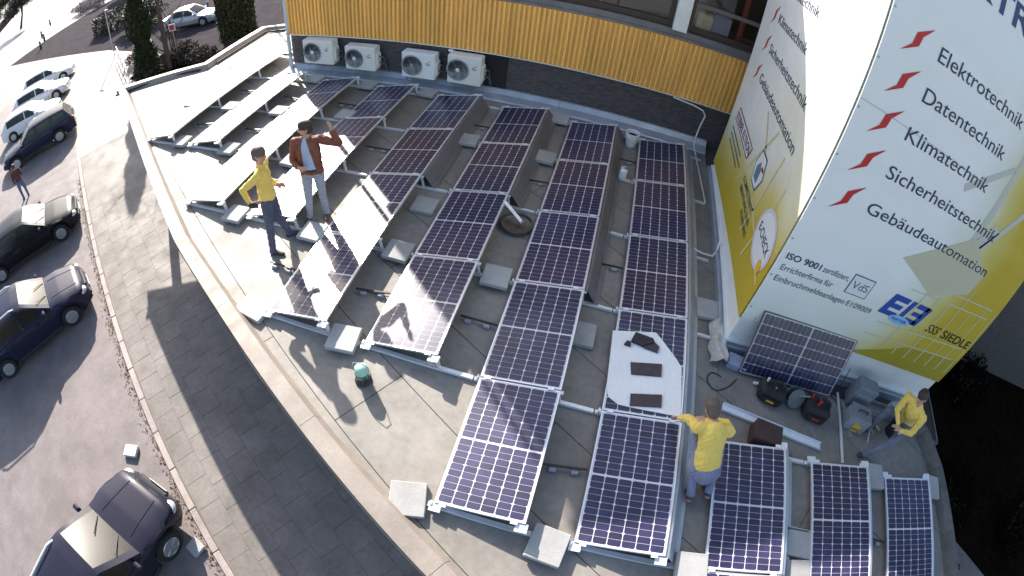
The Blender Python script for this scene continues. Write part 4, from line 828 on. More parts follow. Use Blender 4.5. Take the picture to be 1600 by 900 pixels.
    for i in range(len(gsec) - 1):
        mid = (gx[i] + gx[i + 1]) / 2
        for k in range(m_ - 1):
            q = [gsec[i][k], gsec[i][k + 1], gsec[i + 1][k + 1], gsec[i + 1][k]]
            tgt = body
            if k in (4, 5, 6) and mid > xw - .02: tgt = parts['windscreen']
            elif k in (4, 5, 6) and mid < xb1: tgt = parts['rear_window']
            elif k in (1, 9) and xb1 - .01 < mid < xw and not (-.12 <= mid <= -.06):
                key = (k, 'f' if mid > -.06 else 'r'); tgt = sidew.setdefault(key, MB())
            elif k in (1, 9) and mid >= xw and mid < xw + (xc - xw) * .5: tgt = sidew.setdefault((k, 'f'), MB())
            tgt.add(q, [(0, 1, 2, 3)])
    azr = R(az); ca, sa = math.cos(azr), math.sin(azr); lx, ly = (xf, -(h - .1)) if not reverse else (xr, h - .1)
    ox, oy = front_right_wheel[0] - (lx * ca - ly * sa), front_right_wheel[1] - (lx * sa + ly * ca)
    t = thing('parked_car', label, 'car', (ox, oy, z0), azr, group)
    bo = body.build('body', paint, t, 35)
    for nm, p in parts.items():
        if p.v: p.build(nm, M_CGL, t, 35)
    for p in sidew.values(): p.build('side_window', M_CGL, t, 35)
    key = (r,); WHEELS.setdefault(key, wheel_mesh(r, .21)); ty, rm = WHEELS[key]
    for x in (xf, xr):
        for s_ in (-1, 1):
            wo = link('wheel', MB().cyl((0, s_ * -.02, 0), (0, s_ * -.06, 0), .1, n=10).mesh('hub', M_TRIM), t); wo.location = (x, s_ * (h - .115), r); wo.rotation_euler = (0, 0, 0 if s_ < 0 else math.pi)
            link('tyre', ty, wo); link('rim', rm, wo)
    MB().box((0, 0, sill + .18), (L_ * .9, Wd * .72, .3)).build('underbody', M_TRIM, t)
    for s_ in (-1, 1):
        MB().ball((L_ / 2 - .21, s_ * h * .68, hood * .7), (.17, .17, .09), 14, 10, Matrix.Rotation(-s_ * .35, 3, 'Z')).build('headlight', M_LAMP, t, 60)
        MB().box((-L_ / 2 + .07, s_ * h * .76, belt * .84), (.1, .2, .26), bev=.03).build('tail_light', M_TAIL, t)
        mi = MB().box((xc - .22, s_ * (h * .96 + .1), belt + .06), (.1, .2, .14), bev=.03).build('mirror', paint, t)
        MB().bar((xc - .2, s_ * h * .88, belt + .02), (xc - .2, s_ * (h * .96 + .03), belt + .03), .05, .04).build('arm', M_TRIM, mi)
        for xx in (.42, -.62): MB().box((xx, s_ * (h * .992 + .006), belt * .86), (.17, .03, .03), bev=.008).build('door_handle', paint, t)
        for xx in (.85, -.1, -1.0):
            if xx > xr + r + .1: MB().box((xx, s_ * (h + .0005), (sill + belt) * .52), (.008, .012, (belt - sill) * .62)).build('door_gap', M_TRIM, t)
        MB().box((xf / 2 + xr / 2, s_ * (h * .965), sill + .05), (wb - 2.4 * r, .05, .1), bev=.015).build('sill_trim', M_TRIM, t)
        if rails:
            MB().tube([(xw - .25, s_ * h * .66, roofz - .02), (xw - .4, s_ * h * .68, roofz + .045), (-L_ * .3, s_ * h * .68, roofz + .045), (-L_ * .36, s_ * h * .66, roofz - .02)], .022, 8).build('roof_rail', M_ALU, t)
        MB().bar((xc - .02, s_ * .32 + .1, belt + .045), (xc - .3, s_ * .32 - .25, belt + .045 + .3 * (roofz - belt) / (xc - xw)), .02, .012).build('wiper', M_TRIM, t)
    MB().box(((xb0 + xc) / 2 - .02, 0, belt + .05), (xc - xb0 - .18, h * 1.62, .02)).build('cabin_floor', M_DASH, t)
    MB().box((xc - .35, 0, belt + .075), (.3, h * 1.4, .07), bev=.02).build('dashboard', M_DASH, t)
    MB().lathe([(.14, -.012), (.165, -.012), (.165, .012), (.14, .012), (.14, -.012)], (xc - .62, .36, belt + .1), 16, Matrix.Rotation(R(70), 3, 'Y')).build('steering_wheel', M_DASH, t)
    for sx, ys in ((-.02, (-.36, .36)), (-.95, (-.4, 0, .4))):
        for yy in ys:
            if sx < xb1 + .3 and kind == 'sedan': continue
            se = MB().box((sx, yy, belt + .13), (.13, .42, .22), bev=.035).build('seat_back', M_SEATL if kind == 'suv' else M_SEAT, t); MB().box((sx - .03, yy, belt + .31), (.09, .24, .13), bev=.03).build('headrest', M_SEAT, se)
    MB().box((L_ / 2 - .035, 0, hood * .62), (.07, h * .9, .14), bev=.02).build('grille', M_TRIM, t)
    MB().box((L_ / 2 - .01, 0, sill + .18), (.1, h * 1.25, .1), bev=.03).build('bumper', M_TRIM if kind == 'suv' else paint, t)
    MB().box((L_ / 2 + .045, 0, sill + .22), (.015, .5, .11)).build('number_plate', M_PLATE, t); MB().box((-L_ / 2 - .005, 0, belt * .62), (.015, .5, .11)).build('number_plate', M_PLATE, t)
    if kind in ('suv', 'wagon'):
        for yy in (-.34, .34): MB().tube([(x, yy * (1 + .25 * (L_ / 2 - x)), top(x) + .022) for x in np.linspace(xc + .12, L_ / 2 - .26, 8)], .016, 8).build('hood_crease', paint, t, 60)
    return t
def paint(n, c, mt=.0, r=.4): return mat('paint_' + n, c, r, coat=.35, coat_r=.05, metal=mt, spec=.08)
P_NAVY = paint('navy', (.016, .016, .03)); P_BLK = paint('black', (.011, .011, .014)); P_DBL = paint('dark_blue', (.016, .018, .04)); P_WHT = paint('white', (.7, .7, .7), 0); P_SIL = paint('silver', (.42, .45, .5), .5); P_RED = paint('wine', (.2, .03, .03)); P_WHT2 = paint('pearl', (.62, .64, .66), .2)
car('dark navy off-roader with roof rails parked nearest the camera at the bottom left', (-7.68, -10.3), 85, P_NAVY, 4.4, 1.76, 1.68, 2.6, 'suv', True)
car('dark blue estate car with roof rails parked second from the camera', (-14.14, -6.95), 64, P_DBL, 4.45, 1.74, 1.58, 2.6, 'wagon', True)
car('long black saloon car parked third from the camera', (-17.92, -4.6), 58, P_BLK, 4.75, 1.82, 1.46, 2.85, 'sedan')
car('dark blue van-like car parked rear first toward the sidewalk, beside the pedestrian', (-25.7, .35), 238, P_DBL, 4.6, 1.8, 1.6, 2.7, 'wagon', False, True)
car('white hatchback, nearest of the white parked cars', (-29.9, 1.9), 45, P_WHT, 4.2, 1.76, 1.5, 2.6, 'hatch')
car('white car, second of the three white parked cars', (-33.0, 4.4), 45, P_WHT2, 4.4, 1.76, 1.48, 2.6, 'hatch')
car('white car with reddish side, farthest of the white parked cars', (-36.2, 6.9), 45, P_WHT, 4.3, 1.76, 1.48, 2.6, 'wagon')
car('silver saloon car standing on the dark car park behind the trees', (-28.2, 14.2), 15, P_SIL, 4.6, 1.78, 1.45, 2.7, 'sedan', group='cars in the back car park')
# ------------------------------------------------------------------ vegetation
def leaf_cloud(name, pts, size, m, parent=None, flatz=.5):
    pts = np.asarray(pts); n = len(pts); a = rng.uniform(0, 2 * math.pi, n); t = rng.normal(0, flatz, (n, 2)); s = rng.uniform(.6, 1.3, n) * size
    d1 = np.stack([np.cos(a), np.sin(a), t[:, 0]], 1); d2 = np.stack([-np.sin(a), np.cos(a), t[:, 1]], 1)
    d1 *= (s / np.linalg.norm(d1, axis=1))[:, None]; d2 *= (.55 * s / np.linalg.norm(d2, axis=1))[:, None]
    co = np.stack([pts - d1, pts - d2 + d1 * .1, pts + d1, pts + d2 + d1 * .1], 1).reshape(-1, 3)
    me = bpy.data.meshes.new(name); me.vertices.add(4 * n); me.vertices.foreach_set('co', co.ravel()); me.loops.add(4 * n); me.loops.foreach_set('vertex_index', np.arange(4 * n)); me.polygons.add(n); me.polygons.foreach_set('loop_start', np.arange(0, 4 * n, 4))
    me.update(calc_edges=True); me.materials.append(m); return link(name, me, parent)
M_LEAFD = mat('ivy_leaf', (.035, .045, .014), .55, .45, 3, spec=.4); M_LEAFC = mat('cypress_leaf', (.05, .052, .014), .65, .4, 4); M_LEAFH = mat('hedge_leaf', (.03, .035, .018), .6, .45, 3); M_BARK = mat('bark', (.09, .07, .055), .9, .3, 10, bump=.8, bscale=40); M_TWIG = mat('twig', (.1, .075, .07), .9, .25, 12); M_BLOOM = mat('pale_bloom', (.5, .42, .4), .8, .3, 9)
def ell_pts(n, c, r, shell=.5):
    v = rng.normal(0, 1, (n, 3)); v /= np.linalg.norm(v, axis=1)[:, None]; k = (1 - rng.random(n) ** 2 * shell)
    bump = 1 + .22 * np.sin(v[:, 0] * 7 + c[0]) * np.sin(v[:, 1] * 6 + c[1]) + .15 * np.sin(v[:, 2] * 9 + v[:, 0] * 5)
    return np.asarray(c) + v * np.asarray(r) * (k * bump)[:, None]
def limb(mb, a, d, L_, r, dep):
    a = Vector(a); d = Vector(d).normalized(); pts = [a]; rad = [r]
    for i in range(4):
        d = (d + Vector((random.gauss(0, .12), random.gauss(0, .12), random.gauss(.04, .1)))).normalized(); pts.append(pts[-1] + d * (L_ / 4)); rad.append(r * (1 - .17 * (i + 1)))
    mb.tube(pts, rad, 7)
    if dep > 0:
        for i in range(3):
            p = pts[random.randint(1, 4)]; dd = (d + Vector((random.gauss(0, .7), random.gauss(0, .7), random.gauss(.1, .5)))).normalized(); limb(mb, p, dd, L_ * random.uniform(.5, .7), r * .5, dep - 1)
# ivy-clad tree
tr = thing('ivy_tree', 'ivy covered tree trunk beside the far left corner of the roof', 'tree', (-25.2, 6.6, G))
mb = MB(); mb.tube([(0, 0, 0), (.05, 0, 2.5), (0, .05, 5), (.03, 0, 7.0)], [.34, .3, .24, .15], 10); mb.build('trunk', M_BARK, tr, 60)
P_ = []
for z in np.linspace(.1, 7.0, 60):
    n = 320; a = rng.uniform(0, 6.28, n); rr = (.62 + .12 * math.sin(z * 2.3) + .08 * math.sin(z * 5)) * rng.uniform(.6, 1.12, n) * np.interp(z, [0, 4, 5.5, 7], [1.1, .95, .75, .3]); P_.append(np.stack([rr * np.cos(a), rr * np.sin(a), z + rng.normal(0, .08, n)], 1))
leaf_cloud('crown', np.concatenate(P_), .075, M_LEAFD, tr, 1.0)
tr = thing('slender_tree', 'tall slender bare tree just behind the ivy covered trunk', 'tree', (-24.35, 7.45, G)); mb = MB(); mb.tube([(0, 0, 0), (.03, .02, 2), (-.02, .04, 3.5), (.02, 0, 5), (0, .03, 6.5)], [.16, .14, .12, .1, .06], 9)
for k in range(9): limb(mb, (0, 0, 4.0 + k * .27), (random.gauss(0, 1), random.gauss(0, 1), .7), 1.8, .035, 1)
mb.build('trunk', M_BARK, tr, 60)
# columnar cypress
tr = thing('cypress', 'dense columnar cypress rising behind the roof edge', 'tree', (-21.5, 10.4, G)); mb = MB(); limb(mb, (0, 0, 0), (0, 0, 1), 7.5, .14, 1); mb.build('trunk', M_BARK, tr)
n = 42000; z = rng.uniform(.15, 9.0, n); a = rng.uniform(0, 6.28, n); rr = np.interp(z, [0, .6, 3, 6, 9.0], [.75, 1.0, 1.05, .85, .1]) * (1 - .55 * rng.random(n) ** 2) * (1 + .06 * np.sin(a * 3 + z * 1.3) + .05 * rng.normal(0, 1, n))
leaf_cloud('crown', np.stack([rr * np.cos(a), rr * np.sin(a), z], 1), .085, M_LEAFC, tr, 1.2)
def bush(name, label, c, r, m, n=4500, size=.07, stems=True, cat='shrub', group=None, box=False):
    t = thing(name, label, cat, (c[0], c[1], G), 0, group)
    for k in range(5):
        mb = MB(); limb(mb, (random.gauss(0, r[0] * .2), random.gauss(0, r[1] * .2), 0), (random.gauss(0, .5), random.gauss(0, .5), 1), r[2] * 1.3, .035, 1)
        mb.build('stem', M_TWIG, t)
    if box:
        p = rng.uniform(-1, 1, (n, 3)); k = rng.integers(0, 3, n); p[np.arange(n), k] = np.sign(p[np.arange(n), k]) * rng.uniform(.8, 1.05, n); p = p * np.asarray(r) + V(0, 0, r[2])
    else: p = ell_pts(n, (0, 0, r[2]), r)
    p[:, 2] = np.maximum(p[:, 2], .03); leaf_cloud('crown', p, size, m, t, 1.0); return t
bush('box_hedge', 'dark clipped hedge block beside the forecourt', (-42.5, 16.8), (1.3, 1.9, .8), M_LEAFH, 7000, .09, box=True, cat='hedge')
bush('evergreen_bush', 'large dark evergreen bush behind the clipped hedge', (-37.0, 15.6), (2.0, 1.8, 1.2), M_LEAFH, 9000, .09)
bush('rhododendron', 'pale flowering bush between the ivy tree and the railing', (-26.4, 7.2), (.8, .8, .6), M_BLOOM, 2500, .06)
bush('heather_bush', 'reddish heather bush by the railing end', (-28.6, 8.2), (.8, .7, .4), mat('heather', (.14, .06, .06), .8, .4, 6), 2500, .05)
bush('rose_bed', 'pinkish grey planting island on the far forecourt', (-63, 27), (3.4, 2.4, .8), mat('dry_bloom', (.32, .26, .26), .85, .3, 4), 7000, .1)
for i, (x, y, rx, rh) in enumerate([(-24.0, 8.5, .9, .6), (-22.2, 8.0, 1.0, .5), (-19.8, 8.6, 1.2, .55), (-17.6, 8.8, 1.2, .5), (-15.4, 8.5, 1.2, .5)]):
    bush('low_shrub', ['low brown shrub right of the ivy tree', 'low brown shrub at the foot of the signpost', 'low brown shrub in front of the cypress', 'low brown shrub right of the cypress', 'low brown shrub nearest the office corner'][i], (x, y), (rx, .7, rh), mat('winter_shrub', (.06, .042, .03), .85, .4, 5), 3000, .07, group='low shrubs in the planting bed')
t = thing('bare_shrub', 'bare branched shrub between the ivy tree and the car park', 'shrub', (-25.6, 9.0, G)); mb = MB()
for k in range(7): mb = MB(); limb(mb, (random.gauss(0, .1), random.gauss(0, .1), 0), (random.gauss(0, .45), random.gauss(0, .45), 1), 2.3, .05, 2); mb.build('branch', M_TWIG, t)
for i, (x, y) in enumerate([(-60, 34), (-74, 40), (-52, 40), (-95, 30), (-115, 24), (-140, 45)]):
    t = thing('broadleaf_tree', ['tree', 'taller tree', 'rounded tree', 'tree across the road', 'tree far across the road', 'farthest tree'][i] + ' beyond the forecourt at the top of the view', 'tree', (x, y, G)); mb = MB(); limb(mb, (0, 0, 0), (0, 0, 1), 5.5, .3, 2); mb.build('trunk', M_BARK, t)
    leaf_cloud('crown', np.concatenate([ell_pts(1800, (random.gauss(0, 1.5), random.gauss(0, 1.5), 5.5 + random.gauss(0, .9)), (1.7, 1.7, 1.3)) for _ in range(5)]), .16, M_LEAFH, t, 1.0)
for i in range(9):
    p = kp(-150 + i * 12.5, -20.6); o = bush('roadside_hedge', f'{ORD[i + 1]} length of purple brown hedge along the far side of the road', (p[0], p[1]), (6.2, .9, .8), mat('purple_hedge', (.06, .035, .05), .85, .4, 3), 5000, .12, box=True, cat='hedge', group='hedge along the road'); o.rotation_euler.z = math.atan2(eV.y, eV.x)
for i, (x, y, hh) in enumerate([(7.4, -2.2, .5), (9.5, -5.0, .7), (11.5, -1.0, .8), (8.4, -8.0, .5), (13.5, -6.0, .9)]):
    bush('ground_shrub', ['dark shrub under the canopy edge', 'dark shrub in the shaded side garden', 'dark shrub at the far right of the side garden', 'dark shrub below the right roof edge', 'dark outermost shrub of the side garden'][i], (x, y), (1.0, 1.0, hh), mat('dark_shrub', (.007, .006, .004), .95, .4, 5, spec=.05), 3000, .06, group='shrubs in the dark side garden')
# ------------------------------------------------------------------ street furniture
def post(name, label, cat, p, h, r=.03, m=M_STEEL): 
    t = thing(name, label, cat, (p[0], p[1], G)); MB().cyl((0, 0, 0), (0, 0, h), r).build('pole', m, t); return t
t = post('signpost', 'signpost with small square sign behind the far roof edge', 'sign', (-24.1, 8.0), 2.5); MB().box((0, -.04, 2.32), (.42, .02, .42), rz=R(20), bev=.005).build('sign_plate', M_WHITE, t); MB().box((.012, -.053, 2.32), (.3, .006, .3), rz=R(20)).build('sign_symbol', M_RED, t)
t = post('lamp_post', 'thin lamp post beside the clipped hedge', 'lamp', (-33.3, 9.9), 3.6, .04); MB().box((.15, 0, 3.62), (.4, .16, .08), bev=.02).build('lamp_head', M_GREYP, t)
t = post('flag_pole', 'slim blue post behind the hedges', 'post', (-45, 21.5), 4.0, .06, mat('blue_post', (.05, .1, .25), .5)); 
t = post('entrance_sign', 'pale totem post by the car park entrance', 'post', (-33.5, 20.0), 3.0, .09, M_WHITEP)
t = thing('railing', 'pale metal railing beside the forecourt and ivy tree', 'railing', (0, 0, G)); a, b = Vector((-32.3, 9.5, 0)), Vector((-26.6, 6.1, 0))
for z in (.45, .9): MB().tube([a + Vector((0, 0, z)), b + Vector((0, 0, z))], .028, 8).build('rail', M_ALU, t)
for k in range(6): p = a.lerp(b, k / 5); MB().cyl(p, p + Vector((0, 0, .92)), .028).build('post', M_ALU, t)
for i, (x, y) in enumerate([(-60, 17.6), (-64, 19.3), (-71, 24.4), (-56, 15.0)]):
    t = thing('bollard', ['nearest dark bollard', 'second dark bollard', 'farthest dark bollard', 'leftmost dark bollard'][i] + ' on the bright far forecourt', 'bollard', (x, y, G), 0, 'bollards on the forecourt'); MB().lathe([(.14, 0), (.13, .85), (.1, .95), (0, .98)]).build('shaft', M_DARK, t); MB().lathe([(.142, .6), (.15, .62), (.15, .68), (.14, .7)]).build('band', M_WHITEP, t)
# ------------------------------------------------------------------ loose things on the roof
def on_panel(i, a, y, d=0.): return (-i * PITCH + a * math.cos(TILT) - d * math.sin(TILT), y, H0 + a * math.sin(TILT) + d * math.cos(TILT))
def panel_sheet(name, pts, i, d, th, m, curl=0.):
    mb = MB(); n = len(pts); lo = [on_panel(i, a, y, d) for a, y in pts]; hi = [on_panel(i, a, y, d + th) for a, y in pts]
    return mb.add(lo + hi, [tuple(range(n - 1, -1, -1)), tuple(range(n, 2 * n))] + [(k, (k + 1) % n, n + (k + 1) % n, n + k) for k in range(n)]).build(name, m)
M_CARD = mat('white_card', (.83, .83, .82), .6, .03, 3)
tag(panel_sheet('cardboard_sheet', [(-.04, -5.54), (.557, -5.465), (.636, -5.56), (.868, -5.87), (.944, -6.0), (.975, -6.66), (.966, -6.748), (.34, -6.716), (.178, -6.70), (.044, -6.61), (0, -6.42)], 1, .004, .006, M_CARD), 'white cardboard sheet with cut corners lying on a solar panel', 'cardboard')
M_FELT = mat('brown_pad', (.07, .055, .06), .85, .15, 10)
tag(panel_sheet('rubber_pad', [(.26, -6.047), (.676, -6.003), (.682, -6.198), (.289, -6.228)], 1, .0115, .02, M_FELT), 'upper of two dark rectangular pads on the white cardboard sheet', 'pad', 'dark pads on the cardboard')
tag(panel_sheet('rubber_pad', [(.317, -6.53), (.714, -6.479), (.722, -6.658), (.33, -6.699)], 1, .0115, .02, M_FELT), 'lower of two dark rectangular pads on the white cardboard sheet', 'pad', 'dark pads on the cardboard')
t = thing('tool_pouch', 'dark tool pouch lying at the top of the white cardboard sheet', 'tool pouch'); p = panel_sheet('pouch_body', [(.276, -5.55), (.524, -5.617), (.55, -5.68), (.4, -5.76), (.23, -5.7)], 1, .0115, .05, mat('black_canvas', (.035, .03, .035), .85, .2, 12)); p.parent = t
p = panel_sheet('flap', [(.5, -5.62), (.621, -5.733), (.601, -5.824), (.405, -5.773)], 1, .0115, .03, M_FELT); p.parent = t
p = panel_sheet('buckle', [(.231, -5.72), (.231, -5.784), (.142, -5.767), (.178, -5.705)], 1, .0115, .035, M_DARK); p.parent = t
# large pale slab by the fifth row
o = link('ballast_slab', blk); o.location = (-6.42, -6.79, .037); o.rotation_euler.z = -.15; o.scale = (1.25, 1.0, 1); tag(o, 'bright sunlit slab at the low left corner of the fifth row street side end', 'slab', 'concrete ballast slabs')
# green glass lantern-like vent
t = thing('roof_lantern', 'small green glass lantern standing on the sunlit roof by the row ends', 'lantern', (-4.43, -7.3, 0))
MB().lathe([(.1, 0), (.11, .02), (.085, .05), (.08, .1)], n=20).build('base', M_DARK, t, 40); MB().lathe([(.078, .1), (.088, .13), (.09, .2), (.075, .22)], n=20).build('glass_body', mat('green_glass', (.02, .12, .08), .1, coat=1, coat_r=.05), t, 40)
MB().lathe([(.094, .215), (.085, .27), (.05, .305), (0, .315)], n=20).build('cap', mat('green_enamel', (.35, .55, .45), .35, .1, 9), t, 40); MB().tube([(-.09, 0, .12), (-.13, 0, .2), (-.1, 0, .34), (0, 0, .39), (.1, 0, .34), (.13, 0, .2), (.09, 0, .12)], .005, 6).build('handle', M_STEEL, t)
for k in range(6): a = k * math.pi / 3; MB().cyl((.092 * math.cos(a), .092 * math.sin(a), .08), (.092 * math.cos(a), .092 * math.sin(a), .22), .004, n=6).build('guard_wire', M_STEEL, t)
# round pan with handle
t = thing('metal_pan', 'round brownish metal pan with a long flat handle between the sixth and seventh rows', 'pan', (-3.36, -3.86, 0))
MB().lathe([(.0, .03), (.2, .03), (.24, .05), (.25, .1), (.262, .1), (.255, .03), (.22, 0), (0, 0)], n=32).build('dish', mat('brown_steel', (.16, .13, .11), .4, .25, 8, metal=.5, rvar=.15), t, 40)
MB().bar((.1, -.02, .12), (-.28, .2, .3), .06, .015).build('handle', M_ALU, t); MB().cyl((.1, -.02, .03), (.1, -.02, .16), .03).build('socket', M_STEEL, t)
# bucket and jug near the wall
t = thing('bucket', 'white plastic bucket beside the seventh row by the wall flashing', 'bucket', (-1.72, -.22, 0)); MB().lathe([(.11, 0), (.15, .3), (.158, .305), (.158, .33), (.145, .33), (.138, .3), (.105, .02), (0, .02)], n=24).build('pail', M_WHITEP, t, 40); MB().lathe([(0, .24), (.132, .24)], n=20).build('contents', M_DARK, t); MB().tube([(-.155, 0, .3), (-.15, -.1, .22), (0, -.165, .18), (.15, -.1, .22), (.155, 0, .3)], .006, 6).build('handle', M_STEEL, t)
t = thing('canister', 'small white plastic canister standing on the rail between the seventh and eighth rows', 'canister', (-1.8, -1.72, .036), R(15)); MB().box((0, 0, .12), (.14, .1, .24), bev=.03).build('bottle', M_WHITEP, t); MB().cyl((.03, 0, .24), (.03, 0, .28), .022).build('cap', M_GREYP, t); MB().tube([(-.05, 0, .22), (-.06, 0, .28), (.0, 0, .29)], .012, 6).build('grip', M_WHITEP, t)
# profiles and poles
t = thing('aluminium_profile', 'long wide aluminium profile lying on the roof beside the squatting man', 'profile'); a, b = Vector((.12, -6.25, .0)), Vector((1.79, -6.51, .0)); d = (b - a).normalized(); sd = Vector((d.y, -d.x, 0))
MB().bar(a + Vector((0, 0, .012)), b + Vector((0, 0, .012)), .13, .006).build('web', M_ALU, t)
for s_ in (-1, 1): MB().bar(a + sd * (.062 * s_) + Vector((0, 0, .032)), b + sd * (.062 * s_) + Vector((0, 0, .032)), .006, .04).build('flange', M_ALU, t)
tag(MB().bar((2.25, -5.46, .03), (2.21, -6.7, .03), .035, .03).build('aluminium_bar', M_ALU), 'slim aluminium bar lying on the roof left of the grey cases', 'bar')
tag(MB().bar((2.34, -5.62, .02), (2.44, -6.22, .02), .06, .03).build('wooden_batten', mat('pale_wood', (.32, .27, .25), .8, .15, 9)), 'short pinkish batten beside the slim aluminium bar', 'batten')
tag(MB().box((.74, -6.62, .13), (.42, .3, .26), rz=R(-8), bev=.01).build('brown_crate', mat('brown_case', (.05, .025, .022), .7, .15, 8)), 'dark red brown crate behind the ninth row of panels', 'crate')
# tool bags under the leaning panel
def bag(label, x, y, w_, d_, h_, rz, tools, accent):
    t = thing('tool_bag', label, 'tool bag', (x, y, 0), rz, 'tool bags under the leaning panel'); cv = mat('black_nylon', (.018, .017, .018), .8, .3, 14, bump=.4, bscale=60)
    MB().box((0, 0, h_ / 2), (w_, d_, h_), bev=.045).build('bag_body', cv, t); MB().box((0, -d_ / 2 - .012, h_ * .4), (w_ * .7, .03, h_ * .45), bev=.01).build('front_pocket', cv, t); MB().box((0, -d_ / 2 - .031, h_ * .45), (w_ * .3, .006, h_ * .14)).build('badge', accent, t)
    MB().tube([(-w_ * .35, 0, h_ - .03), (-w_ * .3, 0, h_ + .09), (0, 0, h_ + .14), (w_ * .3, 0, h_ + .09), (w_ * .35, 0, h_ - .03)], .014, 8).build('handle', M_RUB, t)
    for k, (m, ln) in enumerate(tools):
        xx = -w_ * .3 + k * w_ * .6 / max(1, len(tools) - 1); MB().cyl((xx, .03 * (-1) ** k, h_ * .6), (xx + random.gauss(0, .03), .05 * (-1) ** k, h_ + ln), .016, .019, n=8).build('tool_handle', m, t)
bag('black tool bag with yellow badge, left of the bags under the leaning panel', .88, -5.86, .42, .3, .24, R(-12), [(M_WHITEP, .06), (M_STEEL, .05), (M_DARK, .08)], M_YELP)
bag('black tool bag with red handled tools, right of the bags under the leaning panel', 1.68, -5.95, .44, .34, .26, R(-8), [(M_RED, .07), (M_RED, .1), (M_RED, .05), (M_DARK, .1)], M_RED)
t = thing('cable_reel', 'dark cable reel between the two tool bags', 'cable reel', (1.28, -5.86, 0), R(10)); Mx = Matrix.Rotation(R(60), 3, 'X')
for z in (-.06, .06): MB().lathe([(.05, z - .008), (.15, z - .008), (.155, z), (.15, z + .008), (.05, z + .008)], (0, 0, .14), 24, Mx).build('flange', mat('reel_grey', (.1, .11, .12), .5), t)
for k in range(5): MB().lathe([(.1 + .005 * (k % 2), -.05 + k * .02), (.118 + .004 * (k % 2), -.04 + k * .02), (.1, -.03 + k * .02)], (0, 0, .14), 20, Mx).build('cable_turn', M_RUB, t)
MB().bar((-.02, -.02, .2), (.2, -.06, .26), .02, .02).build('crank', M_STEEL, t)
tag(MB().lathe([(.02, 0), (.024, .005), (.024, .19), (.012, .2), (.008, .26), (0, .262)], (.62, -5.72, .03), 14, Matrix.Rotation(R(80), 3, 'Y') ).build('sealant_tube', M_WHITEP), 'white sealant tube lying left of the tool bags', 'tube')
# grey cases, lid and small tools
t = thing('tool_case', 'grey tool case with yellow label near the sitting man', 'tool case', (2.5, -5.96, 0), R(-10)); MB().box((0, 0, .14), (.4, .3, .28), bev=.02).build('case_body', M_GREYP, t); MB().box((0, 0, .3), (.41, .31, .05), bev=.015).build('lid', mat('case_lid', (.2, .21, .23), .5), t); MB().box((0, -.158, .17), (.16, .008, .09)).build('label', M_YELP, t); MB().box((0, -.165, .06), (.12, .02, .04), bev=.006).build('latch', M_YELP, t); MB().tube([(-.09, 0, .32), (-.08, 0, .37), (.08, 0, .37), (.09, 0, .32)], .012, 8).build('handle', M_DARK, t)
t = thing('open_box', 'upright grey box against the tower plinth behind the grey tool case', 'box', (2.62, -5.52, 0), R(-8)); MB().box((0, 0, .24), (.4, .26, .48), bev=.012).build('box_body', mat('slate_plastic', (.2, .215, .25), .6, .08, 8), t); MB().box((0, -.135, .3), (.3, .012, .1), bev=.003).build('recess', M_GREYP, t)
t = thing('long_tray', 'low grey tray lying along the tower plinth', 'tray', (3.2, -5.6, 0), R(-4)); MB().box((0, 0, .015), (.75, .2, .03)).build('tray_floor', M_GREYP, t)
for y in (-.1, .1): MB().box((0, y, .07), (.75, .015, .11)).build('tray_side', M_GREYP, t)
t = thing('wrapped_bundle', 'crumpled white plastic bundle on the plinth behind the sitting man', 'bundle', (3.55, -5.55, .0)); mb = MB(); mb.ball((0, 0, .14), (.2, .13, .14), 14, 10)
mb.v = [(x * (1 + .14 * math.sin(z * 60 + x * 40)), y * (1 + .14 * math.sin(x * 50)), max(0, z + .02 * math.sin(x * 70 + y * 55))) for x, y, z in mb.v]; mb.build('wrapping', mat('pale_foil', (.5, .53, .58), .4, .1, 12), t, 30); MB().tube([(-.2, -.05, .1), (0, -.1, .27), (.2, .05, .1)], .01, 6).build('strap', M_DARK, t)
for i, (x, y, a, m, lab) in enumerate([(2.86, -6.12, 70, M_ALU, 'silver spanner in front of the grey tool case'), (3.0, -6.02, 40, mat('pale_wood', (.32, .27, .25), .8), 'hammer with pale handle near the sitting man')]):
    t = thing('hand_tool', lab, 'tool', (x, y, 0), R(a)); MB().bar((-.12, 0, .02), (.12, 0, .02), .025, .02).build('handle', m, t); MB().box((.13, 0, .03), (.05, .11, .045), bev=.008).build('head', M_STEEL, t)
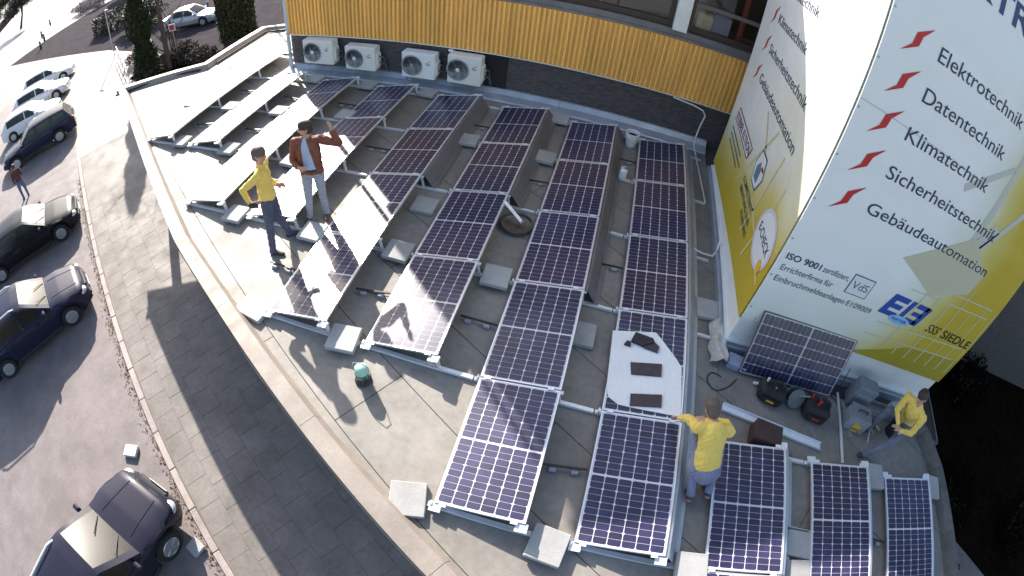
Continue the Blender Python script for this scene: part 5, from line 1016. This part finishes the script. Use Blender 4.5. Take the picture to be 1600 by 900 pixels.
# roofing scraps at the tower corner
t = thing('membrane_scrap', 'crumpled pale roofing scrap heaped at the tower corner', 'scrap', (.05, -5.15, .0)); mb = MB(); n = 14
vs = [(-.16 + .24 * i / n + .02 * math.sin(j), -.42 + .8 * j / n, .165 + .018 * math.sin(i * .8 + j * .7) + .014 * math.sin(j * 1.3 - i * .5) - .13 * (1 - i / n) ** 2) for i in range(n + 1) for j in range(n + 1)]
mb.add(vs, [(i * (n + 1) + j, i * (n + 1) + j + 1, (i + 1) * (n + 1) + j + 1, (i + 1) * (n + 1) + j) for i in range(n) for j in range(n)]); o = mb.build('sheet', mat('pale_membrane', (.5, .48, .42), .7, .15, 9), t, 40); o.modifiers.new('th', 'SOLIDIFY').thickness = .004
MB().box((.28, -.32, .06), (.3, .22, .12), rz=R(-10), bev=.01).build('offcut_block', mat('blue_grey_block', (.3, .34, .45), .6, .1, 9), t)
o = link('ballast_slab', blk); o.location = (-6.0, -6.1, -2)
bpy.data.objects.remove(o)
# cables
M_CAB = mat('black_cable', (.02, .02, .02), .6)
def cable(label, pts, r=.008):
    P = [Vector(p) for p in pts]; out = []
    for i in range(len(P) - 1):
        p0, p1, p2, p3 = P[max(i - 1, 0)], P[i], P[i + 1], P[min(i + 2, len(P) - 1)]
        for k in range(6):
            t = k / 6; out.append(.5 * ((2 * p1) + (p2 - p0) * t + (2 * p0 - 5 * p1 + 4 * p2 - p3) * t * t + (3 * p1 - p0 - 3 * p2 + p3) * t ** 3))
    out.append(P[-1]); tag(MB().tube(out, r, 6).build('cable', M_CAB), label, 'cable')
cable('looped black cable on the roof near the tower corner', [(.1, -5.75, .01), (-.05, -5.72, .01), (-.12, -5.86, .01), (0, -6.0, .01), (.2, -5.9, .01), (.35, -5.72, .01)])
cable('black cable hanging from the leaning panel corner', [(2.1, -5.45, .6), (2.14, -5.5, .3), (2.1, -5.55, .05), (2.2, -5.6, .01), (2.3, -5.75, .01)])
cable('black cable running between the fifth and sixth rows', [(-5.1, -6.0, .07), (-4.9, -5.97, .03), (-4.7, -5.98, .06), (-4.5, -6.0, .08)])
# litter by the nearest car
tag(MB().box((-9.8, -9.03, G + .05), (.34, .26, .09), rz=R(20), bev=.01).build('white_parcel', M_WHITEP), 'white parcel on the asphalt in front of the nearest off-roader', 'parcel')
tag(MB().box((-7.3, -10.05, G + .06), (.3, .3, .08), rz=R(-15), bev=.01).build('grey_slab', M_BLOCK), 'grey slab on the ground beside the front wheel of the nearest off-roader', 'slab')
